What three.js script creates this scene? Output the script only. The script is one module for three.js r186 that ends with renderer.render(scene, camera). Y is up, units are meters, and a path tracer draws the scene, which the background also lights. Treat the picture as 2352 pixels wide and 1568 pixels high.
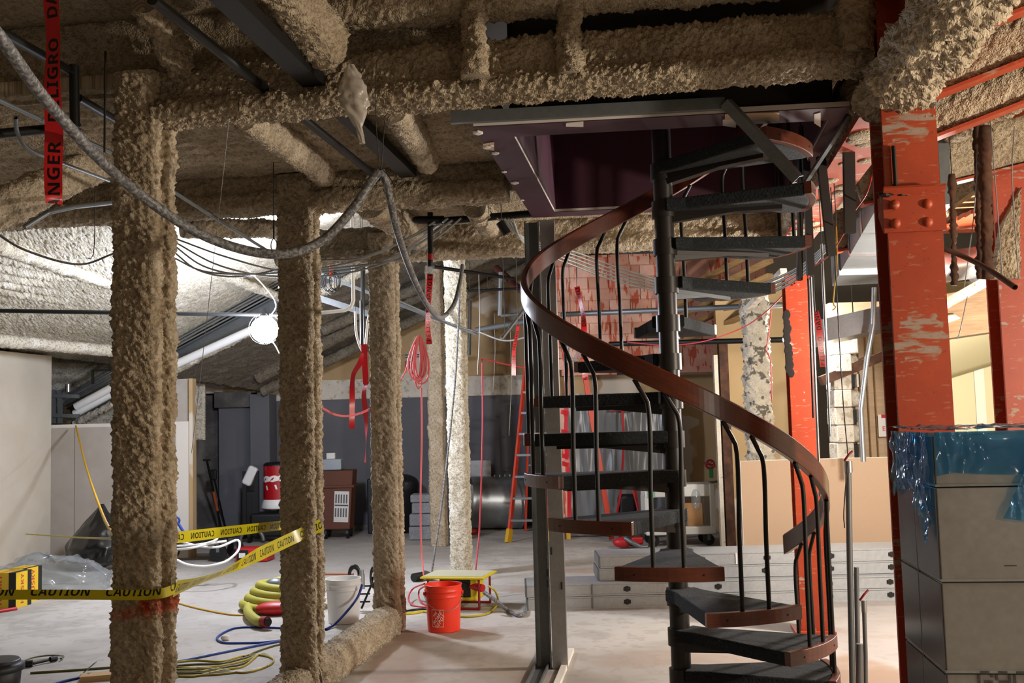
import * as THREE from 'three';
import { RoundedBoxGeometry } from 'three/addons/geometries/RoundedBoxGeometry.js';
import { mergeGeometries } from 'three/addons/utils/BufferGeometryUtils.js';
import { ImprovedNoise } from 'three/addons/math/ImprovedNoise.js';

// ------------------------------------------------------------------ camera, lights, exposure
const scene = new THREE.Scene();
scene.background = new THREE.Color(0x000000);
const FOCAL = 2400, PITCH = 0.0785, ROLL = -0.027, EYE = 1.65;
const camera = new THREE.PerspectiveCamera(2 * Math.atan(784 / FOCAL) * 180 / Math.PI, 1.5, 0.05, 60);
camera.rotation.order = 'YXZ';
camera.position.set(0, EYE, 0);
camera.rotation.set(PITCH, 0, ROLL);
const renderer = new THREE.WebGLRenderer({ antialias: true });
renderer.toneMapping = THREE.LinearToneMapping;
renderer.toneMappingExposure = 1.0;
renderer.shadowMap.enabled = true;

const V = (x, y, z) => new THREE.Vector3(x, y, z);
const UP = V(0, 1, 0);
const eul = new THREE.Euler(PITCH, 0, ROLL, 'YXZ');
function ray(u, v) { return V((u - 1176) / FOCAL, (784 - v) / FOCAL, -1).applyEuler(eul); }
function at(u, v, d) { const r = ray(u, v); r.multiplyScalar(d / -r.z); r.y += EYE; return r; }        // a sight line met at depth d (metres from the tripod along -z)
function fl(u, v, h = 0) { const r = ray(u, v); r.multiplyScalar((h - EYE) / r.y); r.y = h; return r; } // a sight line met at height h
const TH = 0.1325;                                             // the building's grid is turned by this angle
const GR = V(Math.cos(TH), 0, Math.sin(TH)), GD = V(Math.sin(TH), 0, -Math.cos(TH));   // grid right, grid depth
const off = (p, r = 0, y = 0, a = 0) => p.clone().addScaledVector(GR, r).addScaledVector(GD, a).setY(p.y + y);

// lamps, some unseen or added: each is a glowing fitting (built below) and a point light of the same size
const LAMPS = [
  { p: at(608, 757, 10.6), c: 0xe4ebff, i: 36, r: 0.15 },     // caged lamp hung in front of the roof rafter
  { p: at(2310, 778, 7.15), c: 0xfff9f2, i: 36, r: 0.10 },    // lamp hung behind the far right column
  { p: V(4.6, 2.0, -2.5), c: 0xfff0dc, i: 52, r: 0.10 },      // unseen lamp out of view at right, placed to light the front beam
  { p: V(2.2, 1.75, -0.9), c: 0xffeeda, i: 0.9, r: 0.08 },      // faint fill lamp added right of the tripod
  { p: at(1848, 770, 11.2), c: 0xfff6ea, i: 13, r: 0.09 },     // unseen lamp behind the far orange column, placed to light the rear walls
];
for (const L of LAMPS) {
  const l = new THREE.PointLight(L.c, L.i, 0, 2);
  l.position.copy(L.p); l.castShadow = true; l.shadow.radius = L.r / 0.02; l.shadow.mapSize.set(1024, 1024); l.shadow.bias = -0.002;
  l.name = 'lamp_light'; scene.add(l);
}

// ------------------------------------------------------------------ helpers
let seed = 7;
const rnd = () => { seed = (seed * 1664525 + 1013904223) >>> 0; return seed / 4294967296; };
const rr = (a, b) => a + (b - a) * rnd();
const used = {};
function numbered(n) { const k = used[n] = (used[n] ?? -1) + 1; return k ? n + '_' + String(k).padStart(3, '0') : n; }
function prep(g) {
  g = g.index ? g.toNonIndexed() : g;
  for (const k of Object.keys(g.attributes)) if (!['position', 'normal', 'uv'].includes(k)) g.deleteAttribute(k);
  if (!g.attributes.normal) g.computeVertexNormals();
  return g;
}
function metreUV(g) {                                            // uv in metres from the side each face turns to
  const p = g.attributes.position, uv = new Float32Array(p.count * 2), a = V(), b = V(), c = V(), n = V();
  for (let i = 0; i < p.count; i += 3) {
    a.fromBufferAttribute(p, i); b.fromBufferAttribute(p, i + 1); c.fromBufferAttribute(p, i + 2);
    n.copy(b).sub(a).cross(c.clone().sub(a));
    const x = Math.abs(n.x), y = Math.abs(n.y), z = Math.abs(n.z);
    [a, b, c].forEach((q, k) => {
      const s = y >= x && y >= z ? [q.x, q.z] : x >= z ? [q.z, q.y] : [q.x, q.y];
      uv[(i + k) * 2] = s[0]; uv[(i + k) * 2 + 1] = s[1];
    });
  }
  g.setAttribute('uv', new THREE.BufferAttribute(uv, 2));
  return g;
}
function join(gs, keepUV) {
  gs = (Array.isArray(gs) ? gs.flat(9) : [gs]).map(g => { g = prep(g); return keepUV ? g : metreUV(g); });
  return gs.length > 1 ? mergeGeometries(gs) : gs[0];
}
function part(parent, name, gs, m, keepUV) {
  const o = new THREE.Mesh(gs.isBufferGeometry && keepUV === 'raw' ? gs : join(gs, keepUV), m);
  o.name = name; o.castShadow = o.receiveShadow = true; parent.add(o); return o;
}
function thing(name, label, category, group, p, turn = 0) {
  const o = new THREE.Group(); o.name = numbered(name); scene.add(o);
  if (p) o.position.copy(p); o.rotation.y = turn;
  o.userData = { label, category }; if (group) o.userData.group = group;
  return o;
}
function solo(name, label, category, gs, m, group, keepUV) {
  const o = part(scene, name, gs, m, keepUV); o.name = numbered(name);
  o.userData = { label, category }; if (group) o.userData.group = group;
  return o;
}
function struct(name, gs, m, label, category, keepUV) {
  const o = part(scene, name, gs, m, keepUV); o.name = numbered(name);
  o.userData = { kind: 'structure', label, category }; return o;
}
// geometries
function bx(w, h, d, x = 0, y = 0, z = 0, r = 0) {
  const g = r ? new RoundedBoxGeometry(w, h, d, 1, Math.min(r, w / 2.01, h / 2.01, d / 2.01)) : new THREE.BoxGeometry(w, h, d);
  return g.translate(x, y, z);
}
function basis(p, q, up = UP) {
  const z = q.clone().sub(p).normalize();
  let x = up.clone().cross(z); if (x.lengthSq() < 1e-6) x = V(1, 0, 0).cross(z); x.normalize();
  const y = z.clone().cross(x);
  return new THREE.Matrix4().makeBasis(x, y, z).setPosition(p);
}
function bar(p, q, w, h, up, r = 0) { const L = p.distanceTo(q); return bx(w, h, L, 0, 0, L / 2, r).applyMatrix4(basis(p, q, up)); }
function cyl(p, q, r, seg = 10, r2) {
  const L = p.distanceTo(q);
  return new THREE.CylinderGeometry(r2 ?? r, r, L, seg, 1).rotateX(Math.PI / 2).translate(0, 0, L / 2).applyMatrix4(basis(p, q));
}
function tube(pts, r, n = 0, seg = 8, closed = false, tension = 0.5) {
  const c = new THREE.CatmullRomCurve3(pts, closed, 'catmullrom', tension);
  return new THREE.TubeGeometry(c, n || Math.max(8, pts.length * 7), r, seg, closed);
}
function poly(pts, r, seg = 8) { const g = []; for (let i = 0; i + 1 < pts.length; i++) g.push(cyl(pts[i], pts[i + 1], r, seg)); for (let i = 1; i + 1 < pts.length; i++) g.push(new THREE.SphereGeometry(r, seg, 6).translate(pts[i].x, pts[i].y, pts[i].z)); return g; }
function prof(p, q, pts, up, bevel = 0) {                        // a profile drawn from p to q
  const s = new THREE.Shape(pts.map(a => new THREE.Vector2(a[0], a[1])));
  const L = p.distanceTo(q);
  const g = new THREE.ExtrudeGeometry(s, { depth: L, bevelEnabled: bevel > 0, bevelSize: bevel, bevelThickness: bevel, bevelSegments: 1, curveSegments: 4 });
  return g.applyMatrix4(basis(p, q, up));
}
const hSec = (w, h, t) => { const a = w / 2, b = h / 2; return [[-a, -b], [a, -b], [a, -b + t], [t / 2, -b + t], [t / 2, b - t], [a, b - t], [a, b], [-a, b], [-a, b - t], [-t / 2, b - t], [-t / 2, -b + t], [-a, -b + t]]; };
const cSec = (w, h, t) => { const a = w / 2, b = h / 2; return [[-a, -b], [a, -b], [a, -b + t], [-a + t, -b + t], [-a + t, b - t], [a, b - t], [a, b], [-a, b]]; };
const lathe = (pts, seg = 28) => new THREE.LatheGeometry(pts.map(a => new THREE.Vector2(a[0], a[1])), seg);
const sph = (r, x, y, z, sx = 1, sy = 1, sz = 1) => new THREE.SphereGeometry(r, 16, 10).scale(sx, sy, sz).translate(x, y, z);
const P = list => list.map(a => at(a[0], a[1], a[2]));
const box3 = (a, b) => bx(Math.abs(a.x - b.x), Math.abs(a.y - b.y), Math.abs(a.z - b.z), (a.x + b.x) / 2, (a.y + b.y) / 2, (a.z + b.z) / 2);

// noise
const IN = new ImprovedNoise();
const nz = (x, y, z) => IN.noise(x, y, z);
function foamNoise(x, y, z) {
  return 0.8 * nz(x * 7, y * 7, z * 7) + 1.1 * Math.abs(nz(x * 24 + 9, y * 18, z * 24)) + 1.3 * Math.abs(nz(x * 52, y * 42 + 5, z * 52)) + 0.5 * nz(x * 90, y * 80, z * 90) - 0.55;
}
function hash(i, j, s) { let h = (i * 374761393 + j * 668265263 + s * 974634777) | 0; h = Math.imul(h ^ (h >>> 13), 1274126177); return ((h ^ (h >>> 16)) >>> 0) / 4294967296; }
function vn(x, y, per, s) {
  const i = Math.floor(x), j = Math.floor(y), f = x - i, g = y - j, a = f * f * (3 - 2 * f), b = g * g * (3 - 2 * g);
  const m = k => ((k % per) + per) % per;
  const q = (u, w) => hash(m(u), m(w), s);
  return (q(i, j) * (1 - a) + q(i + 1, j) * a) * (1 - b) + (q(i, j + 1) * (1 - a) + q(i + 1, j + 1) * a) * b;
}
function fbm(u, v, per, oct, s) { let r = 0, A = 0.5, t = 0; for (let o = 0; o < oct; o++) { r += A * vn(u * per, v * per, per, s + o); t += A; A *= 0.55; per *= 2; } return r / t; }
function tex(size, fn, srgb, metres) {
  const d = new Uint8Array(size * size * 4);
  for (let y = 0; y < size; y++) for (let x = 0; x < size; x++) {
    const c = fn(x / size, y / size), k = (y * size + x) * 4;
    if (c.length) { d[k] = Math.max(0, Math.min(255, c[0])); d[k + 1] = Math.max(0, Math.min(255, c[1])); d[k + 2] = Math.max(0, Math.min(255, c[2])); } else d[k] = d[k + 1] = d[k + 2] = Math.max(0, Math.min(255, c * 255));
    d[k + 3] = 255;
  }
  const t = new THREE.DataTexture(d, size, size, THREE.RGBAFormat);
  t.wrapS = t.wrapT = THREE.RepeatWrapping; t.magFilter = THREE.LinearFilter; t.minFilter = THREE.LinearFilter;
  if (srgb) t.colorSpace = THREE.SRGBColorSpace;
  if (metres) t.repeat.set(1 / metres, 1 / metres);
  t.needsUpdate = true; return t;
}
function canvasTex(w, h, draw) {
  const c = document.createElement('canvas'); c.width = w; c.height = h; draw(c.getContext('2d'), w, h);
  const t = new THREE.CanvasTexture(c); t.colorSpace = THREE.SRGBColorSpace; t.wrapS = t.wrapT = THREE.RepeatWrapping; return t;
}
const mix3 = (a, b, k) => [a[0] + (b[0] - a[0]) * k, a[1] + (b[1] - a[1]) * k, a[2] + (b[2] - a[2]) * k];
const hex = h => [h >> 16 & 255, h >> 8 & 255, h & 255];
const sstep = (a, b, x) => { const t = Math.max(0, Math.min(1, (x - a) / (b - a))); return t * t * (3 - 2 * t); };

// ------------------------------------------------------------------ materials
const std = (color, roughness = 0.8, metalness = 0, o = {}) => new THREE.MeshStandardMaterial({ color, roughness, metalness, ...o });
const phy = (color, roughness, metalness, o = {}) => new THREE.MeshPhysicalMaterial({ color, roughness, metalness, ...o });
const tFoamB = tex(512, (u, v) => { const a = Math.abs(fbm(u, v, 16, 3, 3) - 0.5) * 2.6, b = Math.abs(fbm(u, v, 44, 2, 8) - 0.5) * 2; return Math.min(1, 0.1 + 0.55 * a + 0.45 * b); }, false, 0.3);
const speck = (base, dark, lite, s) => tex(512, (u, v) => {
  const a = fbm(u, v, 6, 4, s), b = fbm(u, v, 40, 3, s + 11), c = fbm(u, v, 90, 2, s + 23);
  let k = mix3(hex(base), hex(lite), sstep(0.45, 0.7, a)); k = mix3(k, hex(dark), 0.55 * sstep(0.5, 0.72, b)); return mix3(k, hex(dark), 0.5 * sstep(0.6, 0.74, c));
}, true, 0.7);
const tTan = speck(0xb3a38a, 0x83725a, 0xc0b199, 31), tCream = speck(0xd8d0bb, 0x8d8168, 0xe6e0d0, 57);
const M = {};
const woodTexLate = (a, b, s, m) => tex(512, (u, v) => { const g = fbm(u * 0.12, v, 96, 3, s), w = fbm(u * 0.25, v, 12, 4, s + 9); return mix3(hex(a), hex(b), Math.min(1, 0.65 * g + 0.55 * w)); }, true, m);
M.foam = std(0xffffff, 1, 0, { map: tTan, bumpMap: tFoamB, bumpScale: 0.011 });
M.foamGreyShade = std(0x8f8982, 1, 0, { map: tCream, bumpMap: tFoamB, bumpScale: 0.006 });  // cream foam tinted grey, with the shade of the back slope in its colour
M.foamPale = std(0xffffff, 1, 0, { map: tCream, bumpMap: tFoamB, bumpScale: 0.006 });
const tGrit = tex(512, (u, v) => fbm(u, v, 60, 3, 77), false, 0.5);
// concrete slab: colour over the whole floor, x -9..9, depth -3.5..18.5
const dust = [[0.55, 6.2, 1.1, 0.5, 0.5], [-0.35, 6.9, 0.55, 1.6, 0.3], [2.0, 6.3, 0.9, 1.0, 0.85], [1.2, 7.4, 0.9, 0.35, 0.35], [0.4, 10.6, 0.8, 0.25, 0.45], [1.0, 11.8, 0.9, 0.3, 0.5], [-0.7, 8.4, 0.5, 0.3, 0.6], [2.2, 5.2, 0.8, 0.9, 0.6], [-0.9, 7.6, 0.25, 1.3, 0.7]];
const tSlab = tex(2048, (u, v) => {
  const x = -9 + 18 * u, d = -3.5 + 22 * v;
  const a = fbm(u, v, 9, 5, 101), b = fbm(u * 0.5, v, 60, 4, 131), c = fbm(u, v, 256, 3, 151);
  let k = mix3(hex(0xa49e97), hex(0xbbb6ae), sstep(0.35, 0.65, a)); k = mix3(k, hex(0x98928a), 0.5 * sstep(0.5, 0.7, b)); k = mix3(k, hex(0x8f877c), 0.3 * sstep(0.55, 0.72, c));
  for (const q of dust) {
    const e = Math.hypot((x - q[0]) / q[2], (d - q[1]) / q[3]) + 0.55 * (fbm(u, v, 40, 4, 171) - 0.5) * 2;
    k = mix3(k, hex(0x957a64), q[4] * sstep(1.05, 0.55, e));
  }
  return k;
}, true);
M.slab = std(0xffffff, 0.82, 0, { map: tSlab, bumpMap: tGrit, bumpScale: 0.0015 });
const tPaintGrey = tex(512, (u, v) => mix3(hex(0x5c5c61), hex(0x69696e), fbm(u, v, 5, 5, 201)), true, 2.5);
M.wallGrey = std(0xffffff, 0.85, 0, { map: tPaintGrey });
const tBoard = tex(512, (u, v) => mix3(hex(0xc8bda9), hex(0xd6cebd), fbm(u, v, 6, 5, 211)), true, 2);
M.wallPale = std(0xffffff, 0.9, 0, { map: tBoard });
const tTanBoard = tex(512, (u, v) => mix3(mix3(hex(0xae9166), hex(0xbca27a), fbm(u, v, 6, 4, 221)), hex(0xd3cabc), 0.9 * sstep(0.6, 0.64, fbm(u, v, 4, 4, 231))), true, 3.2);
M.wallTan = std(0xffffff, 0.9, 0, { map: tTanBoard });
M.boardTan = std(0xc0a488, 0.9, 0, { bumpMap: tGrit, bumpScale: 0.0004 });
M.boardGrey = std(0xb3aca3, 0.9, 0, { map: tex(512, (u, v) => mix3(hex(0xe8e4de), hex(0xffffff), fbm(u, v, 7, 4, 241)), true, 1.5) });
M.gypsum = std(0xd9d3c8, 0.95);
M.yellowWall = std(0xb2a984, 0.85); M.jointTape = std(0xb6b9a8, 0.9);
M.concreteDark = std(0xffffff, 0.9, 0, { map: tex(512, (u, v) => mix3(hex(0x4b4845), hex(0x76726d), sstep(0.3, 0.7, fbm(u, v, 5, 5, 251))), true, 1.6) });
const tOrange = tex(1024, (u, v) => {
  const a = fbm(u, v, 8, 4, 261), b = fbm(u, v * 1, 5, 5, 271), s = fbm(u * 0.25, v * 1, 64, 3, 281), c = fbm(u, v, 120, 2, 291);
  let k = mix3(hex(0x9c3617), hex(0xb0451f), a); k = mix3(k, hex(0xa09488), 0.9 * sstep(0.67, 0.69, b) * sstep(0.35, 0.6, s)); k = mix3(k, hex(0xb89a8c), 0.35 * sstep(0.7, 0.76, s)); return mix3(k, hex(0x5a2414), 0.5 * sstep(0.82, 0.86, c));
}, true, 0.9);
M.orange = std(0xffffff, 0.5, 0, { map: tOrange });
M.pinkClay = tex(512, (u, v) => mix3(mix3(hex(0xc08a78), hex(0xdcb8a8), fbm(u, v, 6, 5, 301)), hex(0xb2482c), 0.8 * sstep(0.58, 0.66, fbm(u * 1, v * 0.2, 20, 4, 311))), true, 0.8);
M.clay = std(0xffffff, 0.9, 0, { map: M.pinkClay }); M.clayPale = std(0xe6d6cc, 0.9, 0, { map: M.pinkClay });
const tGalv = tex(512, (u, v) => { const a = fbm(u, v, 30, 3, 321), b = fbm(u, v, 6, 4, 331); return mix3(hex(0xa0a3a5), hex(0xbcbfc0), 0.6 * a + 0.4 * b); }, true, 0.6);
M.galv = std(0xf2efec, 0.34, 0.85, { map: tGalv });
M.galvDull = std(0xb9bcbc, 0.55, 0.7, { map: tGalv });
M.ductMirror = std(0xb9bbbc, 0.26, 1, { map: tGalv });
M.timberDark = std(0xffffff, 0.9, 0, { map: woodTexLate(0x4f3c27, 0x7d6446, 611, 0.8) });
M.ductSkin = std(0xe8e2dc, 0.45, 0.45, { map: tGalv });
M.alu = std(0xe6e7e6, 0.45, 0.12, { map: tGalv });
M.steelDark = std(0x2b2725, 0.4, 0.3); M.iron = std(0x14130f, 0.5, 0.2); M.blackPlastic = std(0x111214, 0.5); M.blackPipe = std(0x191919, 0.42, 0.3);
M.conduit = std(0xa9adaf, 0.35, 0.8); M.emt = std(0x767a7c, 0.45, 0.6);
M.cable = std(0xffffff, 0.6, 0.15, { map: tex(256, (u, v) => mix3(hex(0x5b5b5c), hex(0x9a9a9a), sstep(0.35, 0.7, fbm(u, v, 14, 4, 341))), true, 0.12) });
M.flex = std(0x9b9c98, 0.5, 0.5, { bumpMap: tex(64, (u, v) => 0.5 + 0.5 * Math.sin(u * 50.2655), false, 1), bumpScale: 0.002 });
M.white = std(0xe6e6e3, 0.45); M.whitePaint = std(0xdcdcd6, 0.6); M.wire = std(0x8f8f8d, 0.4, 0.6); M.wireDark = std(0x2c2a28, 0.5);
M.red = std(0xb81a22, 0.45); M.redDark = std(0x8a1418, 0.5); M.salmon = std(0xd9686a, 0.55); M.redCord = std(0xc43a44, 0.55); M.yellow = std(0xd8c21c, 0.45); M.yellowDark = std(0xc79a12, 0.5); M.blue = std(0x17388c, 0.45); M.hoseYellow = std(0xa8a238, 0.6); M.cordYellow = std(0xb7a322, 0.5); M.cordOlive = std(0x59561d, 0.5);
M.ladder = std(0xc2391c, 0.5); M.bucketRed = phy(0xe8371c, 0.38, 0, {}); M.greenTag = std(0x1f7a3c, 0.6);
const woodTex = (a, b, s, m) => tex(512, (u, v) => { const g = fbm(u * 0.12, v, 96, 3, s), w = fbm(u * 0.25, v, 12, 4, s + 9); return mix3(hex(a), hex(b), Math.min(1, 0.65 * g + 0.55 * w)); }, true, m);
M.mahogany = phy(0xffffff, 0.28, 0, { map: woodTex(0x3a160a, 0x6d2f16, 351, 0.6), clearcoat: 0.6, clearcoatRoughness: 0.22 });
M.capWood = phy(0xffffff, 0.4, 0, { map: woodTex(0x3c1a0e, 0x70351d, 361, 0.6), clearcoat: 0.25, clearcoatRoughness: 0.35 });
M.pine = std(0xffffff, 0.8, 0, { map: woodTex(0xb98f5c, 0xd9b988, 371, 0.8) }); M.ply = std(0xffffff, 0.85, 0, { map: woodTex(0xb6977a, 0xd2b999, 381, 1.6) }); M.oldWood = std(0xffffff, 0.9, 0, { map: woodTex(0x6d5030, 0xa98a5a, 391, 0.8) });
M.carpet = std(0xffffff, 1, 0, { map: tex(512, (u, v) => mix3(mix3(hex(0x15191c), hex(0x272d31), fbm(u, v, 60, 2, 401)), hex(0x6a665e), 0.5 * sstep(0.8, 0.86, fbm(u, v, 70, 2, 411))), true, 0.5), bumpMap: tGrit, bumpScale: 0.003 });
M.purple = std(0xffffff, 0.6, 0, { map: tex(512, (u, v) => mix3(mix3(hex(0x3a1526), hex(0x451a30), fbm(u, v, 5, 4, 421)), hex(0xb9aeb0), 0.0), true, 0.9) });
M.card = std(0xffffff, 0.9, 0, { map: tex(256, (u, v) => mix3(hex(0x9a7048), hex(0xb58a5c), fbm(u, v, 6, 4, 441)), true, 0.8) });
M.brownBin = std(0x5d3421, 0.7); M.greyBlock = std(0xffffff, 0.95, 0, { map: tex(256, (u, v) => mix3(hex(0x75767a), hex(0x95969a), fbm(u, v, 20, 3, 451)), true, 0.4) });
M.film = phy(0xe4e8ea, 0.12, 0, { transmission: 0.9, thickness: 0, ior: 1.45, side: THREE.DoubleSide });
M.blueFilm = phy(0x7cc6f2, 0.12, 0, { transmission: 0.85, thickness: 0, ior: 1.45, side: THREE.DoubleSide });
M.blackFilm = phy(0x0b0b0c, 0.28, 0, { clearcoat: 0.5, clearcoatRoughness: 0.2 });
M.vapour = phy(0x7d8082, 0.3, 0, { transmission: 0.25, thickness: 0, side: THREE.DoubleSide });
M.rust = std(0xffffff, 0.85, 0.1, { map: tex(256, (u, v) => mix3(hex(0x2e1c14), hex(0x6b4630), fbm(u, v, 8, 4, 461)), true, 0.7) });
M.plaster = std(0xffffff, 0.95, 0, { map: tex(512, (u, v) => mix3(mix3(hex(0xcfc6b6), hex(0xe4ddd0), fbm(u, v, 8, 4, 471)), hex(0xa8997f), 0.6 * sstep(0.62, 0.68, fbm(u, v, 14, 4, 481))), true, 0.8), bumpMap: tFoamB, bumpScale: 0.006 });
M.flaky = std(0xffffff, 1, 0, { map: tex(512, (u, v) => mix3(mix3(hex(0xb4ab98), hex(0xd8d0bd), fbm(u, v, 10, 4, 491)), hex(0x5d574e), 0.85 * sstep(0.57, 0.66, fbm(u, v, 12, 5, 501))), true, 0.6), bumpMap: tFoamB, bumpScale: 0.01 });
M.ceilDark = std(0x3b352e, 0.95); M.shell = std(0x8d8478, 0.95);
M.glow = std(0xffffff, 0.5, 0, { emissive: 0xe8efff, emissiveIntensity: 14 });
M.glowWarm = std(0xffffff, 0.5, 0, { emissive: 0xfff0dc, emissiveIntensity: 14 });
M.glass = phy(0xffffff, 0.03, 0, { transmission: 1, thickness: 0, ior: 1.5 });

// ------------------------------------------------------------------ sprayed foam shapes
function outline(pts, cell, smooth = 2) {
  for (let k = 0; k < smooth; k++) { const o = []; for (let i = 0; i < pts.length; i++) { const a = pts[i], b = pts[(i + 1) % pts.length]; o.push([a[0] * .75 + b[0] * .25, a[1] * .75 + b[1] * .25], [a[0] * .25 + b[0] * .75, a[1] * .25 + b[1] * .75]); } pts = o; }
  let L = 0; const seg = pts.map((a, i) => { const b = pts[(i + 1) % pts.length], l = Math.hypot(b[0] - a[0], b[1] - a[1]); L += l; return l; });
  const n = Math.max(8, Math.round(L / cell)), out = []; let i = 0, acc = 0;
  for (let k = 0; k < n; k++) { const t = k / n * L; while (acc + seg[i] < t) { acc += seg[i]; i++; } const a = pts[i], b = pts[(i + 1) % pts.length], f = (t - acc) / seg[i]; out.push([a[0] + (b[0] - a[0]) * f, a[1] + (b[1] - a[1]) * f]); }
  return { out, L };
}
function foamBar(pts, p0, p1, up, o = {}) {
  const { cell = 0.012, amp = 0.014, smooth = 2, tint, widen } = o;
  const { out, L } = outline(pts, cell, smooth), n = out.length, m = basis(p0, p1, up), len = p0.distanceTo(p1), N = Math.max(2, Math.round(len / cell));
  const nrm = out.map((a, i) => { const b = out[(i + n - 1) % n], c = out[(i + 1) % n], x = c[1] - b[1], y = b[0] - c[0], l = Math.hypot(x, y) || 1; return [x / l, y / l]; });
  const pos = [], uv = [], col = [], idx = [], q = V();
  for (let i = 0; i <= N; i++) for (let j = 0; j <= n; j++) {
    const a = out[j % n], t = i / N, w = widen ? widen(t) : 1, z = t * len;
    q.set(a[0] * w, a[1] * w, z).applyMatrix4(m);
    const end = Math.min(1, Math.min(i, N - i) / 3 + 0.3), dsp = amp * foamNoise(q.x, q.y, q.z) * end;
    if (tint) col.push(...tint(q, t));
    q.set(a[0] * w + nrm[j % n][0] * dsp, a[1] * w + nrm[j % n][1] * dsp, z).applyMatrix4(m);
    pos.push(q.x, q.y, q.z); uv.push(j / n * L, z);
  }
  for (let i = 0; i < N; i++) for (let j = 0; j < n; j++) { const a = i * (n + 1) + j, b = a + 1, c = a + n + 1, d = c + 1; idx.push(a, b, c, b, d, c); }
  for (const e of [0, 1]) {                                       // closed ends
    const k = pos.length / 3; q.set(0, 0, e * len).applyMatrix4(m); pos.push(q.x, q.y, q.z); uv.push(0, 0); if (tint) col.push(...tint(q, e));
    const r = e * N * (n + 1); for (let j = 0; j < n; j++) e ? idx.push(k, r + j, r + j + 1) : idx.push(k, r + j + 1, r + j);
  }
  const g = new THREE.BufferGeometry();
  g.setAttribute('position', new THREE.Float32BufferAttribute(pos, 3)); g.setAttribute('uv', new THREE.Float32BufferAttribute(uv, 2));
  if (tint) g.setAttribute('color', new THREE.Float32BufferAttribute(col, 3));
  g.setIndex(idx); g.computeVertexNormals();
  const nn = g.attributes.normal; for (let i = 0; i <= N; i++) { const a = i * (n + 1), b = a + n; const x = nn.getX(a) + nn.getX(b), y = nn.getY(a) + nn.getY(b), z = nn.getZ(a) + nn.getZ(b), l = Math.hypot(x, y, z) || 1; nn.setXYZ(a, x / l, y / l, z / l); nn.setXYZ(b, x / l, y / l, z / l); }
  return g;
}
function along(pts, t) { const s = t * (pts.length - 1), i = Math.min(pts.length - 2, Math.floor(s)); return pts[i].clone().lerp(pts[i + 1], s - i); }
function patch(lo, hi, nu, nv, disp, thick = 0.06) {              // a skin between two edge lines, with thickness behind it
  const pos = [], uv = [], idx = [], W = nu + 1;
  for (let j = 0; j <= nv; j++) for (let i = 0; i <= nu; i++) { const q = along(lo, i / nu).lerp(along(hi, i / nu), j / nv); pos.push(q.x, q.y, q.z); uv.push(i / nu * lo[0].distanceTo(lo[lo.length - 1]), j / nv * lo[0].distanceTo(hi[0])); }
  for (let j = 0; j < nv; j++) for (let i = 0; i < nu; i++) { const a = j * W + i; idx.push(a, a + 1, a + W, a + 1, a + W + 1, a + W); }
  let g = new THREE.BufferGeometry(); g.setAttribute('position', new THREE.Float32BufferAttribute(pos, 3)); g.setAttribute('uv', new THREE.Float32BufferAttribute(uv, 2)); g.setIndex(idx); g.computeVertexNormals();
  const p = g.attributes.position, n = g.attributes.normal, mid = (nv >> 1) * W + (nu >> 1);
  const view = V(-p.getX(mid), EYE - p.getY(mid), -p.getZ(mid)), s = Math.sign(view.x * n.getX(mid) + view.y * n.getY(mid) + view.z * n.getZ(mid)) || 1;
  const back = [];
  for (let k = 0; k < p.count; k++) {
    const i = k % W, j = Math.floor(k / W), x = p.getX(k), y = p.getY(k), z = p.getZ(k), d = disp(x, y, z, i / nu, j / nv) * s;
    back.push(x - n.getX(k) * s * thick, y - n.getY(k) * s * thick, z - n.getZ(k) * s * thick);
    p.setXYZ(k, x + n.getX(k) * d, y + n.getY(k) * d, z + n.getZ(k) * d);
  }
  if (thick) {                                                    // back sheet and rim
    const all = [...p.array, ...back], u2 = [...uv, ...uv], K = p.count, id = [...idx]; for (let t = 0; t < idx.length; t += 3) id.push(K + idx[t], K + idx[t + 2], K + idx[t + 1]);
    const rim = []; for (let i = 0; i < nu; i++) rim.push([i, i + 1], [nv * W + i + 1, nv * W + i]); for (let j = 0; j < nv; j++) rim.push([(j + 1) * W, j * W], [j * W + nu, (j + 1) * W + nu]);
    for (const [a, b] of rim) id.push(b, a, K + a, b, K + a, K + b);
    g = new THREE.BufferGeometry(); g.setAttribute('position', new THREE.Float32BufferAttribute(all, 3)); g.setAttribute('uv', new THREE.Float32BufferAttribute(u2, 2)); g.setIndex(id);
  }
  g.computeVertexNormals(); return g;
}
const foamAmp = a => (x, y, z) => a * foamNoise(x, y, z);
const flat = a => a.map(p => p);

// ------------------------------------------------------------------ the room shell
{
  const g = new THREE.BoxGeometry(18, 0.2, 22).translate(0, -0.1, -7.5), p = g.attributes.position, uv = g.attributes.uv;
  for (let i = 0; i < p.count; i++) uv.setXY(i, (p.getX(i) + 9) / 18, (-p.getZ(i) + 3.5) / 22);
  struct('floor', g, M.slab, 'dusty stained concrete slab floor of the gutted building', 'floor', true);
}
struct('ceiling', bx(18, 0.2, 22, 0, 5.4, -7.5), M.ceilDark, 'dark roof high above the far bays', 'ceiling');
struct('wall_outer_left', bx(0.2, 5.5, 22, -9.1, 2.65, -7.5), M.shell, 'plain wall far left outside the view', 'wall');
struct('wall_outer_right', bx(0.2, 5.5, 22, 9.1, 2.65, -7.5), M.wallPale, 'plain pale wall far right outside the view', 'wall');
struct('wall_front', bx(18, 5.5, 0.2, 0, 2.65, 3.6), M.shell, 'plain wall behind the viewpoint', 'wall');
struct('wall_outer_back', bx(18, 5.5, 0.2, 0, 2.65, -18.6), M.shell, 'plain outer wall behind the far partitions', 'wall');

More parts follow.
